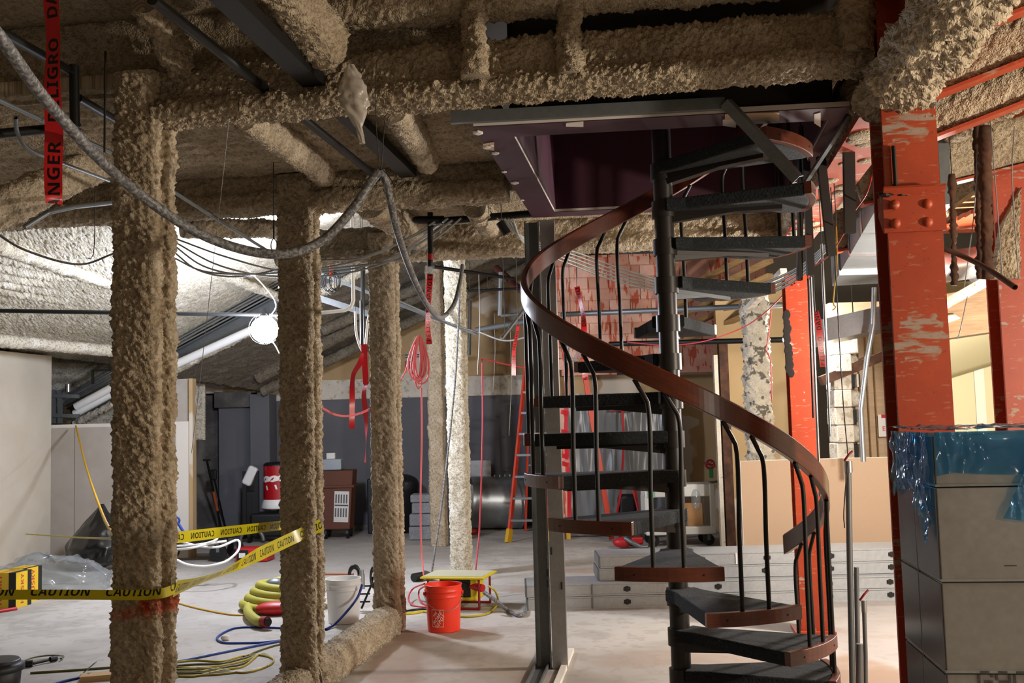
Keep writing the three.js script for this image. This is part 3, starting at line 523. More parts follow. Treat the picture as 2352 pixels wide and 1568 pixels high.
// ------------------------------------------------------------------ purple stair soffit and its metal framing
{
  const H = 3.05, FL = fl(1087, 292, H), FR = fl(1952, 246, H), BL = fl(1224, 500, H);
  const w = FR.clone().sub(FL).length(), d = BL.clone().sub(FL).length();
  const ax = FR.clone().sub(FL).normalize(), az = BL.clone().sub(FL).normalize();
  const pt = (s, t, y = 0) => FL.clone().addScaledVector(ax, s * w).addScaledVector(az, t * d).setY(H + y);
  const L = 0.095, R = 0.965, F = 0.09, B = 0.93;
  const o = thing('stair_soffit', 'purple painted plasterboard soffit framing the dark stair opening', 'soffit');
  const slab = (a, b, c, e, y, h) => { const g = new THREE.BufferGeometry(), lo = [a, b, c, e].map(q => q.clone().setY(H + y)), hi = lo.map(q => q.clone().setY(H + y + h)), A = [...lo, ...hi].flatMap(q => [q.x, q.y, q.z]); g.setAttribute('position', new THREE.Float32BufferAttribute(A, 3)); g.setIndex([0, 1, 2, 0, 2, 3, 4, 6, 5, 4, 7, 6, 0, 4, 5, 0, 5, 1, 1, 5, 6, 1, 6, 2, 2, 6, 7, 2, 7, 3, 3, 7, 4, 3, 4, 0]); const q = g.toNonIndexed(); q.computeVertexNormals(); return q; };
  const strips = [[pt(0, 0), pt(1, 0), pt(1, F), pt(0, F)], [pt(0, F), pt(L, F), pt(L, B), pt(0, B)], [pt(R, F), pt(1, F), pt(1, B), pt(R, B)], [pt(0, B), pt(1, B), pt(1, 1), pt(0, 1)]];
  for (const s of strips) { const b = part(o, 'board', slab(...s, 0.004, 0.024), M.gypsum); part(b, 'painted_face', slab(...s, 0, 0.0039), M.purple); }
  const lin = [[pt(L, F), pt(R, F)], [pt(L, F), pt(L, B)], [pt(R, F), pt(R, B)], [pt(L, B), pt(R, B)]];
  for (const [a, b] of lin) { const w0 = part(o, 'shaft_wall', bar(a.clone().setY(H + 0.62), b.clone().setY(H + 0.62), 0.02, 1.2), M.purple), mid = pt(0.53, 0.51), nn = a.clone().lerp(b, 0.5).sub(mid).setY(0).normalize().multiplyScalar(0.016); part(w0, 'dark_void_backing', bar(a.clone().add(nn).setY(H + 0.63), b.clone().add(nn).setY(H + 0.63), 0.01, 1.22), M.ceilDark); }  // dark outer sheet stands in for the unlit void above the front beam
  // torn paper along the edges
  const tear = [[1100, 305], [1130, 335], [1140, 352], [1160, 395], [1185, 420], [1200, 460], [1120, 338]];
  for (const [u, v] of tear) { const p = fl(u - 2, v, H - 0.004); part(o, 'torn_paper', new THREE.IcosahedronGeometry(rr(0.012, 0.024), 0).scale(1.2, 0.3, 1.8).translate(p.x, p.y, p.z), M.gypsum); }
  for (const [u0, u1, v, h] of [[1300, 1340, 283, 12], [1665, 1790, 262, 20], [1660, 1690, 275, 22], [1870, 1885, 262, 34], [1110, 1135, 330, 20]]) { const a = fl(u0, v, H - 0.003), b = fl(u1, v - 4, H - 0.003), c = fl(u1, v + h - 4, H - 0.003), e = fl(u0, v + h * 0.6, H - 0.003); part(o, 'bare_board', slab(a, b, c, e, -0.004, 0.003), u1 - u0 > 60 || u0 < 1120 ? M.boardTan : M.gypsum); }
  // metal track along the front edge
  const st = (lab, a, b, up, w2 = 0.09, h2 = 0.045) => solo('metal_stud', lab, 'metal stud', prof(a, b, cSec(w2, h2, 0.003), up), M.galvDull, 'loose metal studs around the stair opening');
  const e0 = at(1036, 271, 4.82), e1 = at(1664, 238, 4.72);
  st('long metal track along the front edge of the purple soffit', e0, e1, UP, 0.03, 0.055);
  st('bent metal stud dangling in front of the purple soffit', at(1668, 236, 4.7), at(1833, 412, 4.62), V(0.5, 1, 0.6), 0.06, 0.045);
  st('thin metal angle hanging at the right edge of the soffit', at(1952, 262, 4.85), at(1846, 425, 5.6), V(1, 0, 0), 0.02, 0.02);
  const dk = (lab, a, b, w2, h2) => { const o2 = solo('metal_stud', lab, 'metal stud', prof(at(...a), at(...b), cSec(w2, h2, 0.003), V(0, 0, 1)), M.steelDark, 'loose metal studs around the stair opening'); return o2; };
  dk('widest dark stud hanging beside the riveted column', [1948, 258, 5.2], [1952, 536, 5.2], 0.055, 0.03);
  dk('dark stud hanging second from the riveted column', [1885, 360, 5.5], [1910, 588, 5.5], 0.045, 0.03);
  dk('dark stud hanging above the silver hanging conduit', [1848, 290, 5.7], [1862, 632, 5.7], 0.04, 0.03);
  dk('dark stud hanging closest to the upper stair treads', [1842, 290, 5.8], [1836, 644, 5.8], 0.03, 0.03);
  // posts under the back left corner
  const b0 = fl(1262, 1534).setY(0);
  const po = thing('metal_stud_post', 'galvanised double stud post on a floor track left of the staircase', 'post');
  const topY = 3.05;
  part(po, 'stud', prof(lift(off(b0, -0.035), 0), lift(off(b0, -0.035), topY), cSec(0.06, 0.1, 0.004), GR), M.galvDull);
  part(po, 'stud', prof(lift(off(b0, 0.075), 0), lift(off(b0, 0.075), topY), cSec(0.06, 0.1, 0.004), GR.clone().negate()), M.galv);
  part(po, 'track', prof(off(b0, -0.05, 0.002, -0.55), off(b0, -0.05, 0.002, 0.5), cSec(0.1, 0.03, 0.003).map(a => [a[1] * 3.2, a[0] * 0.3 + 0.016]), UP), M.galvDull);
  for (const [u, v] of [[1258, 1340], [1290, 1345], [1266, 1265], [1258, 1315]]) { const q = at(u, v, -b0.z - 0.055); part(po, 'punched_slot', bx(0.012, 0.05, 0.004, q.x, q.y, q.z, 0.004), M.iron); }
}

// ------------------------------------------------------------------ lamps
function cageLamp(L, lab, m, up) {  // one fitting for seen, unseen and added lamps
  const o = thing('lamp_fitting', lab, 'lamp', null, L.p);
  part(o, 'bulb', new THREE.SphereGeometry(L.r * 0.95, 24, 16).scale(1, 0.95, 1), m);
  part(o, 'socket', [new THREE.CylinderGeometry(0.035, 0.05, 0.08, 16).translate(0, L.r + 0.03, 0)], M.blackPlastic);
  if (up) part(o, 'flex', cyl(V(0, L.r + 0.06, 0), V(0, up - L.p.y, 0), 0.004, 6), M.blackPlastic);
  for (let k = 0; k < 6; k++) { const a = k * Math.PI / 3, pts = []; for (let j = 0; j <= 6; j++) { const b = j / 6 * Math.PI * 0.98, r = L.r * 1.06 * Math.sin(b) + 0.006; pts.push(V(Math.cos(a) * r, Math.cos(b) * L.r * 1.06 + 0.01, Math.sin(a) * r)); } part(o, 'cage_wire', tube(pts, 0.0025, 14, 5), M.wire); }
}
cageLamp(LAMPS[0], 'glowing caged work lamp hanging in front of the sloping roof rafter', M.glow);
cageLamp(LAMPS[1], 'glowing caged work lamp mostly hidden behind the right edge column', M.glowWarm, 3.7);
cageLamp(LAMPS[4], 'unseen lamp behind the far orange column, placed to light the rear walls', M.glowWarm, 5.3);
cageLamp(LAMPS[2], 'unseen lamp out of view at right, placed to light the front beam', M.glowWarm, 3.6);
{ cageLamp(LAMPS[3], 'added fill lamp on a stand beside the viewpoint', M.glowWarm);
  const p = LAMPS[3].p, o = thing('added_lamp_stand', 'added black tripod stand of the fill lamp beside the viewpoint', 'lamp stand');  // stand added along with the fill lamp
  part(o, 'pole', cyl(V(p.x, 0.1, p.z + 0.16), V(p.x, p.y + 0.1, p.z + 0.16), 0.015), M.blackPipe); part(o, 'arm', cyl(V(p.x, p.y + 0.13, p.z), V(p.x, p.y + 0.09, p.z + 0.17), 0.012), M.blackPipe);
  for (let k = 0; k < 3; k++) part(o, 'leg', cyl(V(p.x, 0.4, p.z + 0.16), V(p.x + 0.35 * Math.cos(k * 2.094), 0.01, p.z + 0.16 + 0.35 * Math.sin(k * 2.094)), 0.01), M.blackPipe); }
const hangWire = (name, lab, pts, r, m, group, cat = 'wire') => solo(name, lab, cat, tube(P(pts), r, 0, 6), m, group);
hangWire('lamp_wire', 'white flex from which the glowing lamp hangs', [[612, 735, 10.6], [634, 700, 10.6], [605, 655, 10.5], [560, 612, 10.4], [522, 583, 10.2]], 0.006, M.white, null, 'wire');
hangWire('lamp_wire', 'white flex trailing below the glowing lamp to the column', [[612, 770, 10.6], [630, 790, 10.5], [642, 812, 10.2]], 0.005, M.white, null, 'wire');

// ------------------------------------------------------------------ pipes, tracks and conduits overhead
const pipe = (lab, pts, r, m, name = 'pipe', cat = 'pipe', seg = 12) => solo(name, lab, cat, poly(P(pts), r, seg), m, cat + 's overhead');
pipe('white-lettered black pipe running diagonally through the front beam, left one', [[350, -2, 3.6], [868, 408, 6.35]], 0.022, M.blackPipe, 'black_pipe');
{ // thicker black trough beside it
  solo('black_cable_trough', 'wide black trough running diagonally through the front beam, right one', 'trough', bar(at(498, -30, 3.55), at(938, 398, 6.3), 0.1, 0.05), M.blackPlastic);
}
pipe('dark pipe in the top left corner passing behind the danger tape', [[-20, 60, 3.9], [165, 165, 4.6]], 0.02, M.blackPipe, 'black_pipe');
pipe('vertical dark pipe fitting at the top left behind the cable', [[170, 150, 4.6], [172, 292, 4.6]], 0.022, M.blackPipe, 'black_pipe');
pipe('dark pipe from the fitting to the nearest column', [[180, 225, 4.62], [290, 290, 5.2]], 0.02, M.blackPipe, 'black_pipe');
pipe('short black horizontal pipe behind the danger tape at the left edge', [[-30, 310, 4.4], [180, 290, 4.8]], 0.022, M.blackPipe, 'black_pipe');
pipe('long black horizontal pipe across the pale sloping roof', [[-30, 713, 10.2], [660, 724, 10.9]], 0.021, M.blackPipe, 'black_pipe');
pipe('black threaded rod hanging left of the nearest column top', [[242, 118, 4.5], [240, 350, 4.5]], 0.005, M.iron, 'hanger_rod', 'rod', 6);
pipe('thin straight grey conduit sloping from left edge behind the nearest column', [[-20, 222, 4.0], [255, 350, 5.1], [640, 592, 7.6]], 0.011, M.emt, 'conduit', 'conduit', 8);
pipe('curved grey conduit above the pale slope at the left edge', [[56, 522, 5.2], [110, 488, 5.3], [170, 475, 5.5], [262, 465, 5.9]], 0.013, M.emt, 'conduit', 'conduit', 8);
solo('conduit', 'bent thin conduit left of the danger tape', 'conduit', tube(P([[36, 270, 4.3], [40, 305, 4.4], [62, 340, 4.5], [110, 362, 4.7], [250, 415, 5.5]]), 0.009), M.emt, 'conduits overhead');
pipe('black cross pipe under the soffit corner', [[1010, 508, 7.4], [1225, 490, 7.3]], 0.027, M.blackPipe, 'black_pipe');
{ const o = thing('hanging_black_pipe', 'black pipe hanging down with a red band and clear sleeve above danger tape', 'pipe');
  part(o, 'pipe', [cyl(at(988, 488, 7.4), at(988, 612, 7.4), 0.02, 14)], M.blackPipe); part(o, 'red_band', cyl(at(988, 583, 7.4), at(988, 597, 7.4), 0.0215, 14), M.red); part(o, 'clear_sleeve', cyl(at(988, 612, 7.4), at(987, 630, 7.4), 0.026, 14), M.film); part(o, 'elbow', [sph(0.034, ...at(960, 505, 7.4).toArray(), 1.3, 0.8, 1), cyl(at(960, 505, 7.4), at(1020, 505, 7.4), 0.03, 14)], M.blackPipe); }
pipe('short dark open pipe end under the soffit corner', [[1148, 510, 7.0], [1165, 537, 7.0]], 0.03, M.blackPipe, 'black_pipe');
solo('conduit', 'white conduit dropping and bending left between the columns', 'conduit', poly([...P([[809, 500, 9.6], [812, 690, 9.6]]), ...P([[806, 706, 9.6], [790, 713, 9.6], [700, 722, 9.6]])], 0.017, 10), M.whitePaint, 'conduits overhead');
pipe('vertical black pipe left of the third column', [[835, 570, 10.0], [832, 800, 10.0]], 0.02, M.blackPipe, 'black_pipe');
pipe('slim vertical steel conduit left of the third column', [[829, 690, 10.0], [830, 790, 10.0]], 0.012, M.conduit, 'conduit', 'conduit');
solo('conduit', 'pair of white hoses bending down to the red ribbon, left one', 'conduit', tube(P([[816, 715, 9.8], [818, 760, 9.8], [825, 790, 9.8], [836, 812, 9.8]]), 0.012), M.white, 'conduits overhead');
solo('conduit', 'white hose bending down beside the third column', 'conduit', tube(P([[853, 700, 9.6], [845, 740, 9.6], [840, 790, 9.6], [836, 812, 9.6]]), 0.013), M.white, 'conduits overhead');
solo('strut_channel', 'galvanised channel crossing behind the second and third column', 'channel', bar(at(640, 655, 11), at(850, 722, 11.3), 0.04, 0.06), M.galvDull);
solo('strut_channel', 'thin galvanised channel crossing above the other one', 'channel', bar(at(640, 592, 11), at(1095, 768, 11.6), 0.025, 0.03), M.galvDull);
pipe('thin pale conduit falling to the right behind the slim column', [[915, 690, 11], [1040, 745, 11.5], [1120, 770, 11.6]], 0.009, M.conduit, 'conduit', 'conduit', 8);
solo('flex_conduit', 'grey flexible conduit sagging behind the slim column to the stair', 'conduit', tube(P([[1100, 762, 11.5], [1160, 782, 11.4], [1220, 772, 11.3]]), 0.011), M.flex);
pipe('loose conduit end leaning left of the handrail', [[1220, 690, 9.5], [1152, 778, 9.2]], 0.016, M.conduit, 'conduit', 'conduit');
solo('flex_conduit', 'thin hanging cable from the far beam down behind the slim column', 'conduit', tube(P([[1058, 610, 11.4], [1052, 760, 11.45], [1043, 900, 11.5], [1018, 1130, 11.3], [992, 1312, 11.0]]), 0.011), M.cable);
// sprinkler pipes in the dark between slim column and staircase
pipe('black vertical sprinkler pipe right of the slim column', [[1080, 690, 12.5], [1078, 815, 12.5]], 0.018, M.blackPipe, 'black_pipe');
pipe('black horizontal sprinkler pipe right of the slim column', [[1075, 668, 12.5], [1200, 662, 12.5]], 0.016, M.blackPipe, 'black_pipe');
pipe('grey vertical drain pipe dropping behind the danger ribbon by the stair', [[1150, 625, 13.0], [1148, 725, 13.0]], 0.03, M.emt, 'drain_pipe');
pipe('large grey cross pipe with elbows left of the stair', [[1092, 758, 13.0], [1225, 735, 13.0]], 0.035, M.emt, 'drain_pipe');
pipe('upper grey cross pipe left of the stair', [[1150, 725, 13.0], [1225, 718, 13.0]], 0.022, M.emt, 'drain_pipe');
pipe('dark red diagonal sprinkler main left of the stair', [[1140, 615, 13.5], [1222, 690, 12.5]], 0.045, std(0x4a211b, 0.5), 'sprinkler_main');
pipe('thin black cable tray line above the slim column', [[995, 612, 10.5], [1180, 640, 12.2]], 0.02, M.blackPipe, 'black_pipe');
pipe('grey horizontal pipe along the tan wall', [[930, 818, 15.8], [1030, 814, 15.8]], 0.025, M.emt, 'drain_pipe');
for (const [lab, u, v0, v1, d, r] of [['thin hanging wire right of the slim column', 1100, 630, 860, 11, 0.005], ['thin wire with a small plug hanging in front of the grey wall', 1172, 760, 1000, 12, 0.005], ['thin wire crossing the tan wall band', 1135, 720, 900, 14, 0.004]])
  hangWire('hanging_wire', lab, [[u, v0, d], [u + 2, (v0 + v1) / 2, d], [u - 3, v1, d]], r, M.wire, 'thin hanging wires');
// thin wires near the viewer
hangWire('hanging_wire', 'long thin wire hanging left of the lamp from the front beam', [[544, 80, 4.5], [520, 330, 4.7], [470, 780, 5.2], [440, 1040, 5.5]], 0.0016, M.wire, 'thin hanging wires');
hangWire('hanging_wire', 'thin wire with a bent end at the far left roof opening', [[218, 330, 6], [216, 570, 6.2], [196, 592, 6.2]], 0.003, M.wireDark, 'thin hanging wires');
hangWire('hanging_wire', 'dark wire sagging in front of the pale slope at the left edge', [[-20, 528, 5.0], [60, 575, 5.3], [180, 607, 5.6], [262, 582, 5.9]], 0.006, M.wireDark, 'thin hanging wires');
hangWire('tie_wire', 'left of the two tie wires holding the thick cable', [[865, 138, 4.36], [862, 250, 4.36], [872, 386, 4.4]], 0.0022, M.wireDark, 'tie wires'); hangWire('tie_wire', 'right of the two tie wires holding the thick cable', [[884, 275, 4.38], [880, 330, 4.38], [876, 388, 4.4]], 0.0022, M.wireDark, 'tie wires');
hangWire('tie_wire', 'short loose wire end at the cable tie', [[878, 388, 4.39], [895, 408, 4.37], [907, 430, 4.35]], 0.0022, M.wireDark, 'tie wires');
{ const o = thing('hook_hanger', 'small black wire hook hanging left of the second column', 'hook'); part(o, 'rod', cyl(at(629, 505, 6.2), at(629, 548, 6.2), 0.005), M.iron); part(o, 'loop', tube(P([[629, 548, 6.2], [637, 560, 6.2], [634, 574, 6.2], [624, 572, 6.2], [623, 558, 6.2]]), 0.003, 24, 5, true), M.iron); }
// thick dusty cable
solo('thick_cable', 'thick dusty grey cable swooping from top left to the tie wires', 'cable', tube(P([[-60, 20, 2.9], [0, 85, 3.0], [110, 235, 3.35], [260, 395, 3.8], [420, 515, 4.1], [540, 568, 4.25], [650, 583, 4.32], [740, 552, 4.38], [810, 480, 4.4], [850, 420, 4.4], [872, 392, 4.4]]), 0.02, 120, 12), M.cable);
solo('thick_cable', 'thinner grey cable hanging in a loop right of the tie wires', 'cable', tube(P([[874, 390, 4.42], [890, 430, 4.45], [915, 540, 4.7], [955, 650, 5.4], [990, 712, 6.2], [1015, 728, 7.0], [1042, 700, 7.6], [1056, 650, 8.0], [1062, 610, 8.3]]), 0.0165, 110, 10), M.cable);
// flexible conduits bundled under the far beam: left bundle and right bundle
[[[395, 545, 8], [520, 590, 8], [650, 622, 8.1], [790, 620, 8.2], [900, 590, 8.1], [985, 535, 7.6], [1030, 500, 7.2]],
 [[395, 552, 8], [500, 608, 8], [620, 634, 8.1], [760, 632, 8.2], [880, 605, 8.1], [970, 555, 7.6], [1040, 505, 7.2]],
 [[395, 560, 8.1], [470, 612, 8.1], [570, 630, 8.1], [740, 615, 8.2], [850, 588, 8.1], [950, 540, 7.6], [1000, 508, 7.3]],
 [[395, 575, 8.2], [460, 622, 8.2], [560, 634, 8.2], [720, 600, 8.2], [830, 592, 8.1], [930, 552, 7.7], [1015, 512, 7.3]],
 [[395, 590, 8.2], [480, 625, 8.2], [640, 628, 8.2], [800, 612, 8.2], [930, 592, 8.0], [1000, 548, 7.6], [1060, 500, 7.3]]].forEach((p, i) =>
  solo('flex_conduit', ['topmost', 'second', 'third', 'fourth', 'lowest'][i] + ' of the grey flexible conduits strung between the foam columns', 'conduit', tube(P(p), 0.008, 60, 6), M.flex, 'flexible conduits strung across the columns'));
[0, 1, 2, 3, 4].forEach(k => solo('flex_conduit', ['topmost', 'second', 'middle', 'fourth', 'lowest'][k] + ' grey flexible conduit fanning from soffit corner to the stair pole', 'conduit', tube(P([[1140 + k * 9, 500, 7.2], [1210, 548 + k * 4, 7.6], [1320, 578 + k * 8, 7.9], [1420, 615 + k * 8, 8.0], [1520, 645 + k * 6, 8.0]]), 0.008, 40, 6), M.flex, 'flexible conduits behind the pole'));
[0, 1, 2, 3].forEach(k => solo('flex_conduit', ['topmost', 'second', 'third', 'lowest'][k] + ' grey flexible conduit swooping from stair pole up to the hanging studs', 'conduit', tube(P([[1560, 655 + k * 10, 7.6], [1660, 668 + k * 6, 7.3], [1760, 648 + k * 9, 7.0], [1840, 610 + k * 8, 6.6], [1900, 560 + k * 4, 6.2]]), 0.009, 40, 6), M.flex, 'flexible conduits right of the pole'));
{ // coil of wire hung behind the second column
  const o = thing('wire_coil', 'coil of black wire with orange ties hung right of the second column', 'wire coil'); const c = at(762, 645, 10.2);
  for (let k = 0; k < 7; k++) part(o, 'loop', new THREE.TorusGeometry(rr(0.075, 0.1), 0.005, 6, 26).scale(0.8 - 0.05 * k, 1.05, 1).rotateY(rr(-0.5, 0.5)).translate(c.x + rr(-0.05, 0.05), c.y - rr(0, 0.03), c.z + k * 0.008), M.wireDark);
  part(o, 'tie', bx(0.03, 0.07, 0.05, c.x, c.y + 0.07, c.z + 0.03, 0.01), std(0xe2511f, 0.5)); part(o, 'tie', bx(0.05, 0.025, 0.05, c.x + 0.01, c.y + 0.13, c.z + 0.03, 0.01), std(0xe2511f, 0.5)); }
// roof rafter carrying bundled conduits and two long white tubes
{
  const a = at(165, 952, 14.9), b = at(640, 735, 14.0), c = at(840, 590, 13.7);
  const dirR = b.clone().sub(a).normalize(), nU = V(0, 1, 0).addScaledVector(dirR, -dirR.y).normalize();
  const o = thing('roof_rafter', 'sloping steel rafter with conduits strapped along it behind the lamp', 'rafter');
  const sh = (p, n) => p.clone().addScaledVector(nU, n);
  part(o, 'rafter_beam', prof(a, c, hSec(0.14, 0.2, 0.02), UP), M.galvDull);
  part(o, 'foam_edge', foamBar([[-0.08, -0.06], [0.08, -0.06], [0.08, 0.04], [-0.08, 0.04]], sh(a, -0.14), sh(c, -0.14), UP, { cell: 0.03, amp: 0.03 }), M.foamPale, 'raw');
  for (let k = 0; k < 5; k++) part(o, 'conduit', cyl(sh(a, 0.13 + k * 0.035).add(V(0, 0, 0.1 + 0.02 * (k % 2))), sh(c, 0.13 + k * 0.045).add(V(0, 0, 0.12)), 0.014, 8), M.conduit);
  const tubeL = (lab, a2, b2) => solo('fluorescent_tube_housing', lab, 'light housing', cyl(at(...a2), at(...b2), 0.055, 16), M.white, 'long white tube housings laid on the rafter');
  tubeL('lower long white tube housing left of the nearest column', [172, 950, 14.4], [275, 893, 14.3]);
  tubeL('upper long white tube housing left of the nearest column', [175, 934, 14.35], [275, 880, 14.2]);
  tubeL('long white tube housing between nearest column and the lamp', [385, 845, 13.8], [590, 752, 13.4]);
}
{ // steel strut frame left of the rafter foot
  const o = thing('strut_rack', 'galvanised strut frame above the low partition at the left', 'frame');
  for (const v of [908, 953]) part(o, 'rail', bar(at(106, v, 14.3), at(182, v + 2, 14.3), 0.05, 0.05), M.galvDull);
  for (const u of [124, 138]) part(o, 'upright', bar(at(u, 895, 14.32), at(u, 972, 14.32), 0.05, 0.05, V(0, 0, 1)), M.galvDull);
  part(o, 'pipe_stub', cyl(at(156, 900, 14.25), at(156, 882, 14.25), 0.035, 14), M.galv); part(o, 'angle', bar(at(213, 850, 14.3), at(213, 882, 14.3), 0.03, 0.03, V(0, 0, 1)), M.iron); part(o, 'angle', bar(at(213, 850, 14.3), at(262, 850, 14.3), 0.03, 0.03), M.iron); }

// ------------------------------------------------------------------ tapes
const tDanger = canvasTex(1024, 128, (g, w, h) => { g.fillStyle = '#c81c22'; g.fillRect(0, 0, w, h); g.fillStyle = '#120606'; g.font = 'bold 122px sans-serif'; g.textBaseline = 'middle'; g.save(); g.scale(0.84, 1); g.fillText('DANGER', 20, 68); g.fillText('PELIGRO', 620, 68); g.restore(); });
const tCaution = canvasTex(1024, 128, (g, w, h) => { g.fillStyle = '#d6c91a'; g.fillRect(0, 0, w, h); g.fillStyle = '#15130a'; g.font = 'italic bold 92px sans-serif'; g.textBaseline = 'middle'; g.fillText('CAUTION', 40, 66); g.fillText('CAUTION', 552, 66); });
M.danger = phy(0xffffff, 0.32, 0, { map: tDanger, side: THREE.DoubleSide }); M.caution = phy(0xffffff, 0.28, 0, { map: tCaution, side: THREE.DoubleSide });
M.redFilm = phy(0xb41d29, 0.28, 0, { side: THREE.DoubleSide });
function ribbon(pts, width, period, twist = () => 0, shift = 0, ref, vMax = 1) {  // thin tape along pts; its width lies across the sight unless ref is given
  const c = new THREE.CatmullRomCurve3(pts, false, 'centripetal'), N = Math.max(20, pts.length * 10), L = c.getLength(), pos = [], uv = [], idx = [];
  for (let k = 0; k <= N; k++) {
    const t = k / N, p = c.getPointAt(t), tg = c.getTangentAt(t), w = (ref ? ref(t) : V(0, 0, 1)).clone().cross(tg).normalize().applyAxisAngle(tg, twist(t)).multiplyScalar(width / 2);
    pos.push(p.x - w.x, p.y - w.y, p.z - w.z, p.x + w.x, p.y + w.y, p.z + w.z); uv.push(shift + t * L / period, 0, shift + t * L / period, vMax);
  }
  for (let k = 0; k < N; k++) { const a = k * 2; idx.push(a, a + 2, a + 1, a + 1, a + 2, a + 3); }
  const g = new THREE.BufferGeometry(); g.setAttribute('position', new THREE.Float32BufferAttribute(pos, 3)); g.setAttribute('uv', new THREE.Float32BufferAttribute(uv, 2)); g.setIndex(idx); g.computeVertexNormals(); return g;
}
const danger = (lab, pts, w, period, tw, shift = 0) => solo('danger_tape', lab, 'tape', ribbon(P(pts), w, period, tw, shift), M.danger, 'red danger tapes', 'raw');
danger('large red danger tape hanging from the ceiling at the top left', [[124, 468, 3.6], [122, 400, 3.6], [124, 300, 3.6], [120, 200, 3.6], [122, 80, 3.6], [116, -10, 3.6]], 0.06, 0.74, t => 0.3 * Math.sin(t * 6) + (t < 0.05 ? 0.8 : 0), 0.12);
danger('red danger tape hanging under the black pipe near the slim column', [[986, 790, 7.4], [983, 760, 7.4], [984, 700, 7.4], [988, 628, 7.4]], 0.043, 0.55, t => 0.25 + 0.5 * Math.sin(t * 4), 0.48);
danger('narrow red danger tape hanging left of the stair handrail', [[1180, 862, 9], [1181, 800, 9], [1188, 765, 9], [1190, 745, 9]], 0.042, 0.42, t => 0.5 + 0.5 * t, 0.0);
danger('red danger tape hanging beside the silver conduits right of the stair', [[1890, 842, 6.2], [1885, 790, 6.2], [1878, 735, 6.2], [1872, 715, 6.2]], 0.04, 0.42, t => 0.4 - 0.6 * t, 0.5);
danger('crumpled red danger tape hanging behind the stair balusters', [[1344, 872, 9], [1342, 800, 9], [1340, 730, 9], [1332, 690, 9], [1325, 658, 9]], 0.05, 0.5, t => 1.0 * Math.sin(t * 6), 0.1);
solo('red_ribbon', 'red ribbon hanging left of the third column, shorter loop', 'tape', ribbon(P([[808, 984, 9.4], [809, 930, 9.4], [812, 860, 9.4], [826, 835, 9.4], [836, 812, 9.4]]), 0.05, 1, t => 0.5 * Math.sin(t * 7)), M.redFilm, null, 'raw');
solo('red_ribbon', 'red ribbon hanging left of the third column, long twisted tail', 'tape', ribbon(P([[836, 790, 9.4], [838, 840, 9.4], [840, 885, 9.4], [836, 900, 9.4], [841, 970, 9.4], [839, 1062, 9.4]]), 0.055, 1, t => t < 0.35 ? 0.2 : 0.9 + 0.5 * Math.sin(t * 9)), M.redFilm, null, 'raw');
// caution tape
const fr1 = off(C1, 0, 0, -0.145);
const cTape = (lab, pts, w, tw, shift, per = 0.36, ref, vMax = 1) => solo('caution_tape', lab, 'tape', ribbon(pts, w, per, tw, shift, ref, vMax), M.caution, 'yellow caution tapes', 'raw');
{
  const wR = 0.165, a1 = at(405, 1358, -off(C1, 0.14, 0, 0.02).z);
  cTape('yellow caution tape across the front of the nearest column at the left edge', [at(-60, 1366, 4.55), at(130, 1365, 4.57), at(262, 1366, 4.575), at(330, 1366, 4.56), at(372, 1362, 4.555), at(402, 1352, 4.66)], 0.042, t => -0.05, 0.18, 0.64, () => V(0, 0, 1), 0.6);
  cTape('slack yellow caution tape rising from nearest column to second column', [at(402, 1352, 4.66), at(450, 1337, 5.0), at(520, 1310, 5.45), at(600, 1270, 5.95), at(680, 1232, 6.38), at(738, 1205, 6.5)], 0.075, t => 0.85 * Math.sin(Math.PI * Math.min(1, t * 1.5)) * (t < 0.67 ? 1 : 0.0), 0.0, 0.5, () => V(0.3, 0, 1));
  cTape('yellow caution tape with mirrored lettering behind the nearest column', [at(655, 1205, 6.75), at(560, 1216, 6.2), at(405, 1234, 5.5), at(330, 1240, 5.2)].map(p => p), 0.062, t => 0, 0.1, 0.62, () => V(0, 0, -1));
  const c2 = C2, y2 = at(740, 1204, 6.5).y;
}
{ // thin yellow line and cord at the left
  hangWire('yellow_cord', 'thin yellow cord hanging on the low partition down to the column', [[174, 978, 13.8], [200, 1080, 12], [235, 1180, 9], [262, 1232, 7]], 0.012, M.yellowDark, 'yellow cords at the left', 'cord');
  hangWire('yellow_cord', 'thin yellow line stretched from the left wall to the nearest column', [[60, 1226, 12], [180, 1234, 9], [262, 1237, 6.4]], 0.007, M.cordYellow, 'yellow cords at the left', 'cord'); }
{ // torn clear plastic scrap hanging on the front beam
  const pts = P([[806, 148, 4.34], [812, 210, 4.33], [818, 260, 4.32], [826, 300, 4.32], [832, 330, 4.32]]);
  const c = new THREE.CatmullRomCurve3(pts), pos = [], idx = [], N = 40, K = 24, W = t => 0.012 + 0.045 * Math.sin(Math.PI * Math.min(1, t * 1.25)) * (t > 0.8 ? 0.5 : 1);
  for (let k = 0; k <= N; k++) for (let j = 0; j <= K; j++) { const t = k / N, p = c.getPointAt(t), a = j / K * Math.PI * 2, r = W(t) * (1 + 0.5 * nz(t * 12, Math.cos(a) * 2, Math.sin(a) * 2)); pos.push(p.x + Math.cos(a) * r, p.y, p.z + Math.sin(a) * r * 0.5); }
  for (let k = 0; k < N; k++) for (let j = 0; j < K; j++) { const a = k * (K + 1) + j; idx.push(a, a + 1, a + K + 1, a + 1, a + K + 2, a + K + 1); }
  const g = new THREE.BufferGeometry(); g.setAttribute('position', new THREE.Float32BufferAttribute(pos, 3)); g.setIndex(idx);
  g.computeVertexNormals(); solo('plastic_scrap', 'torn strip of milky plastic hanging from the front foam beam', 'plastic scrap', g, phy(0xd8d0c4, 0.3, 0, { transmission: 0.3, thickness: 0, side: THREE.DoubleSide }), null, 'raw');
}
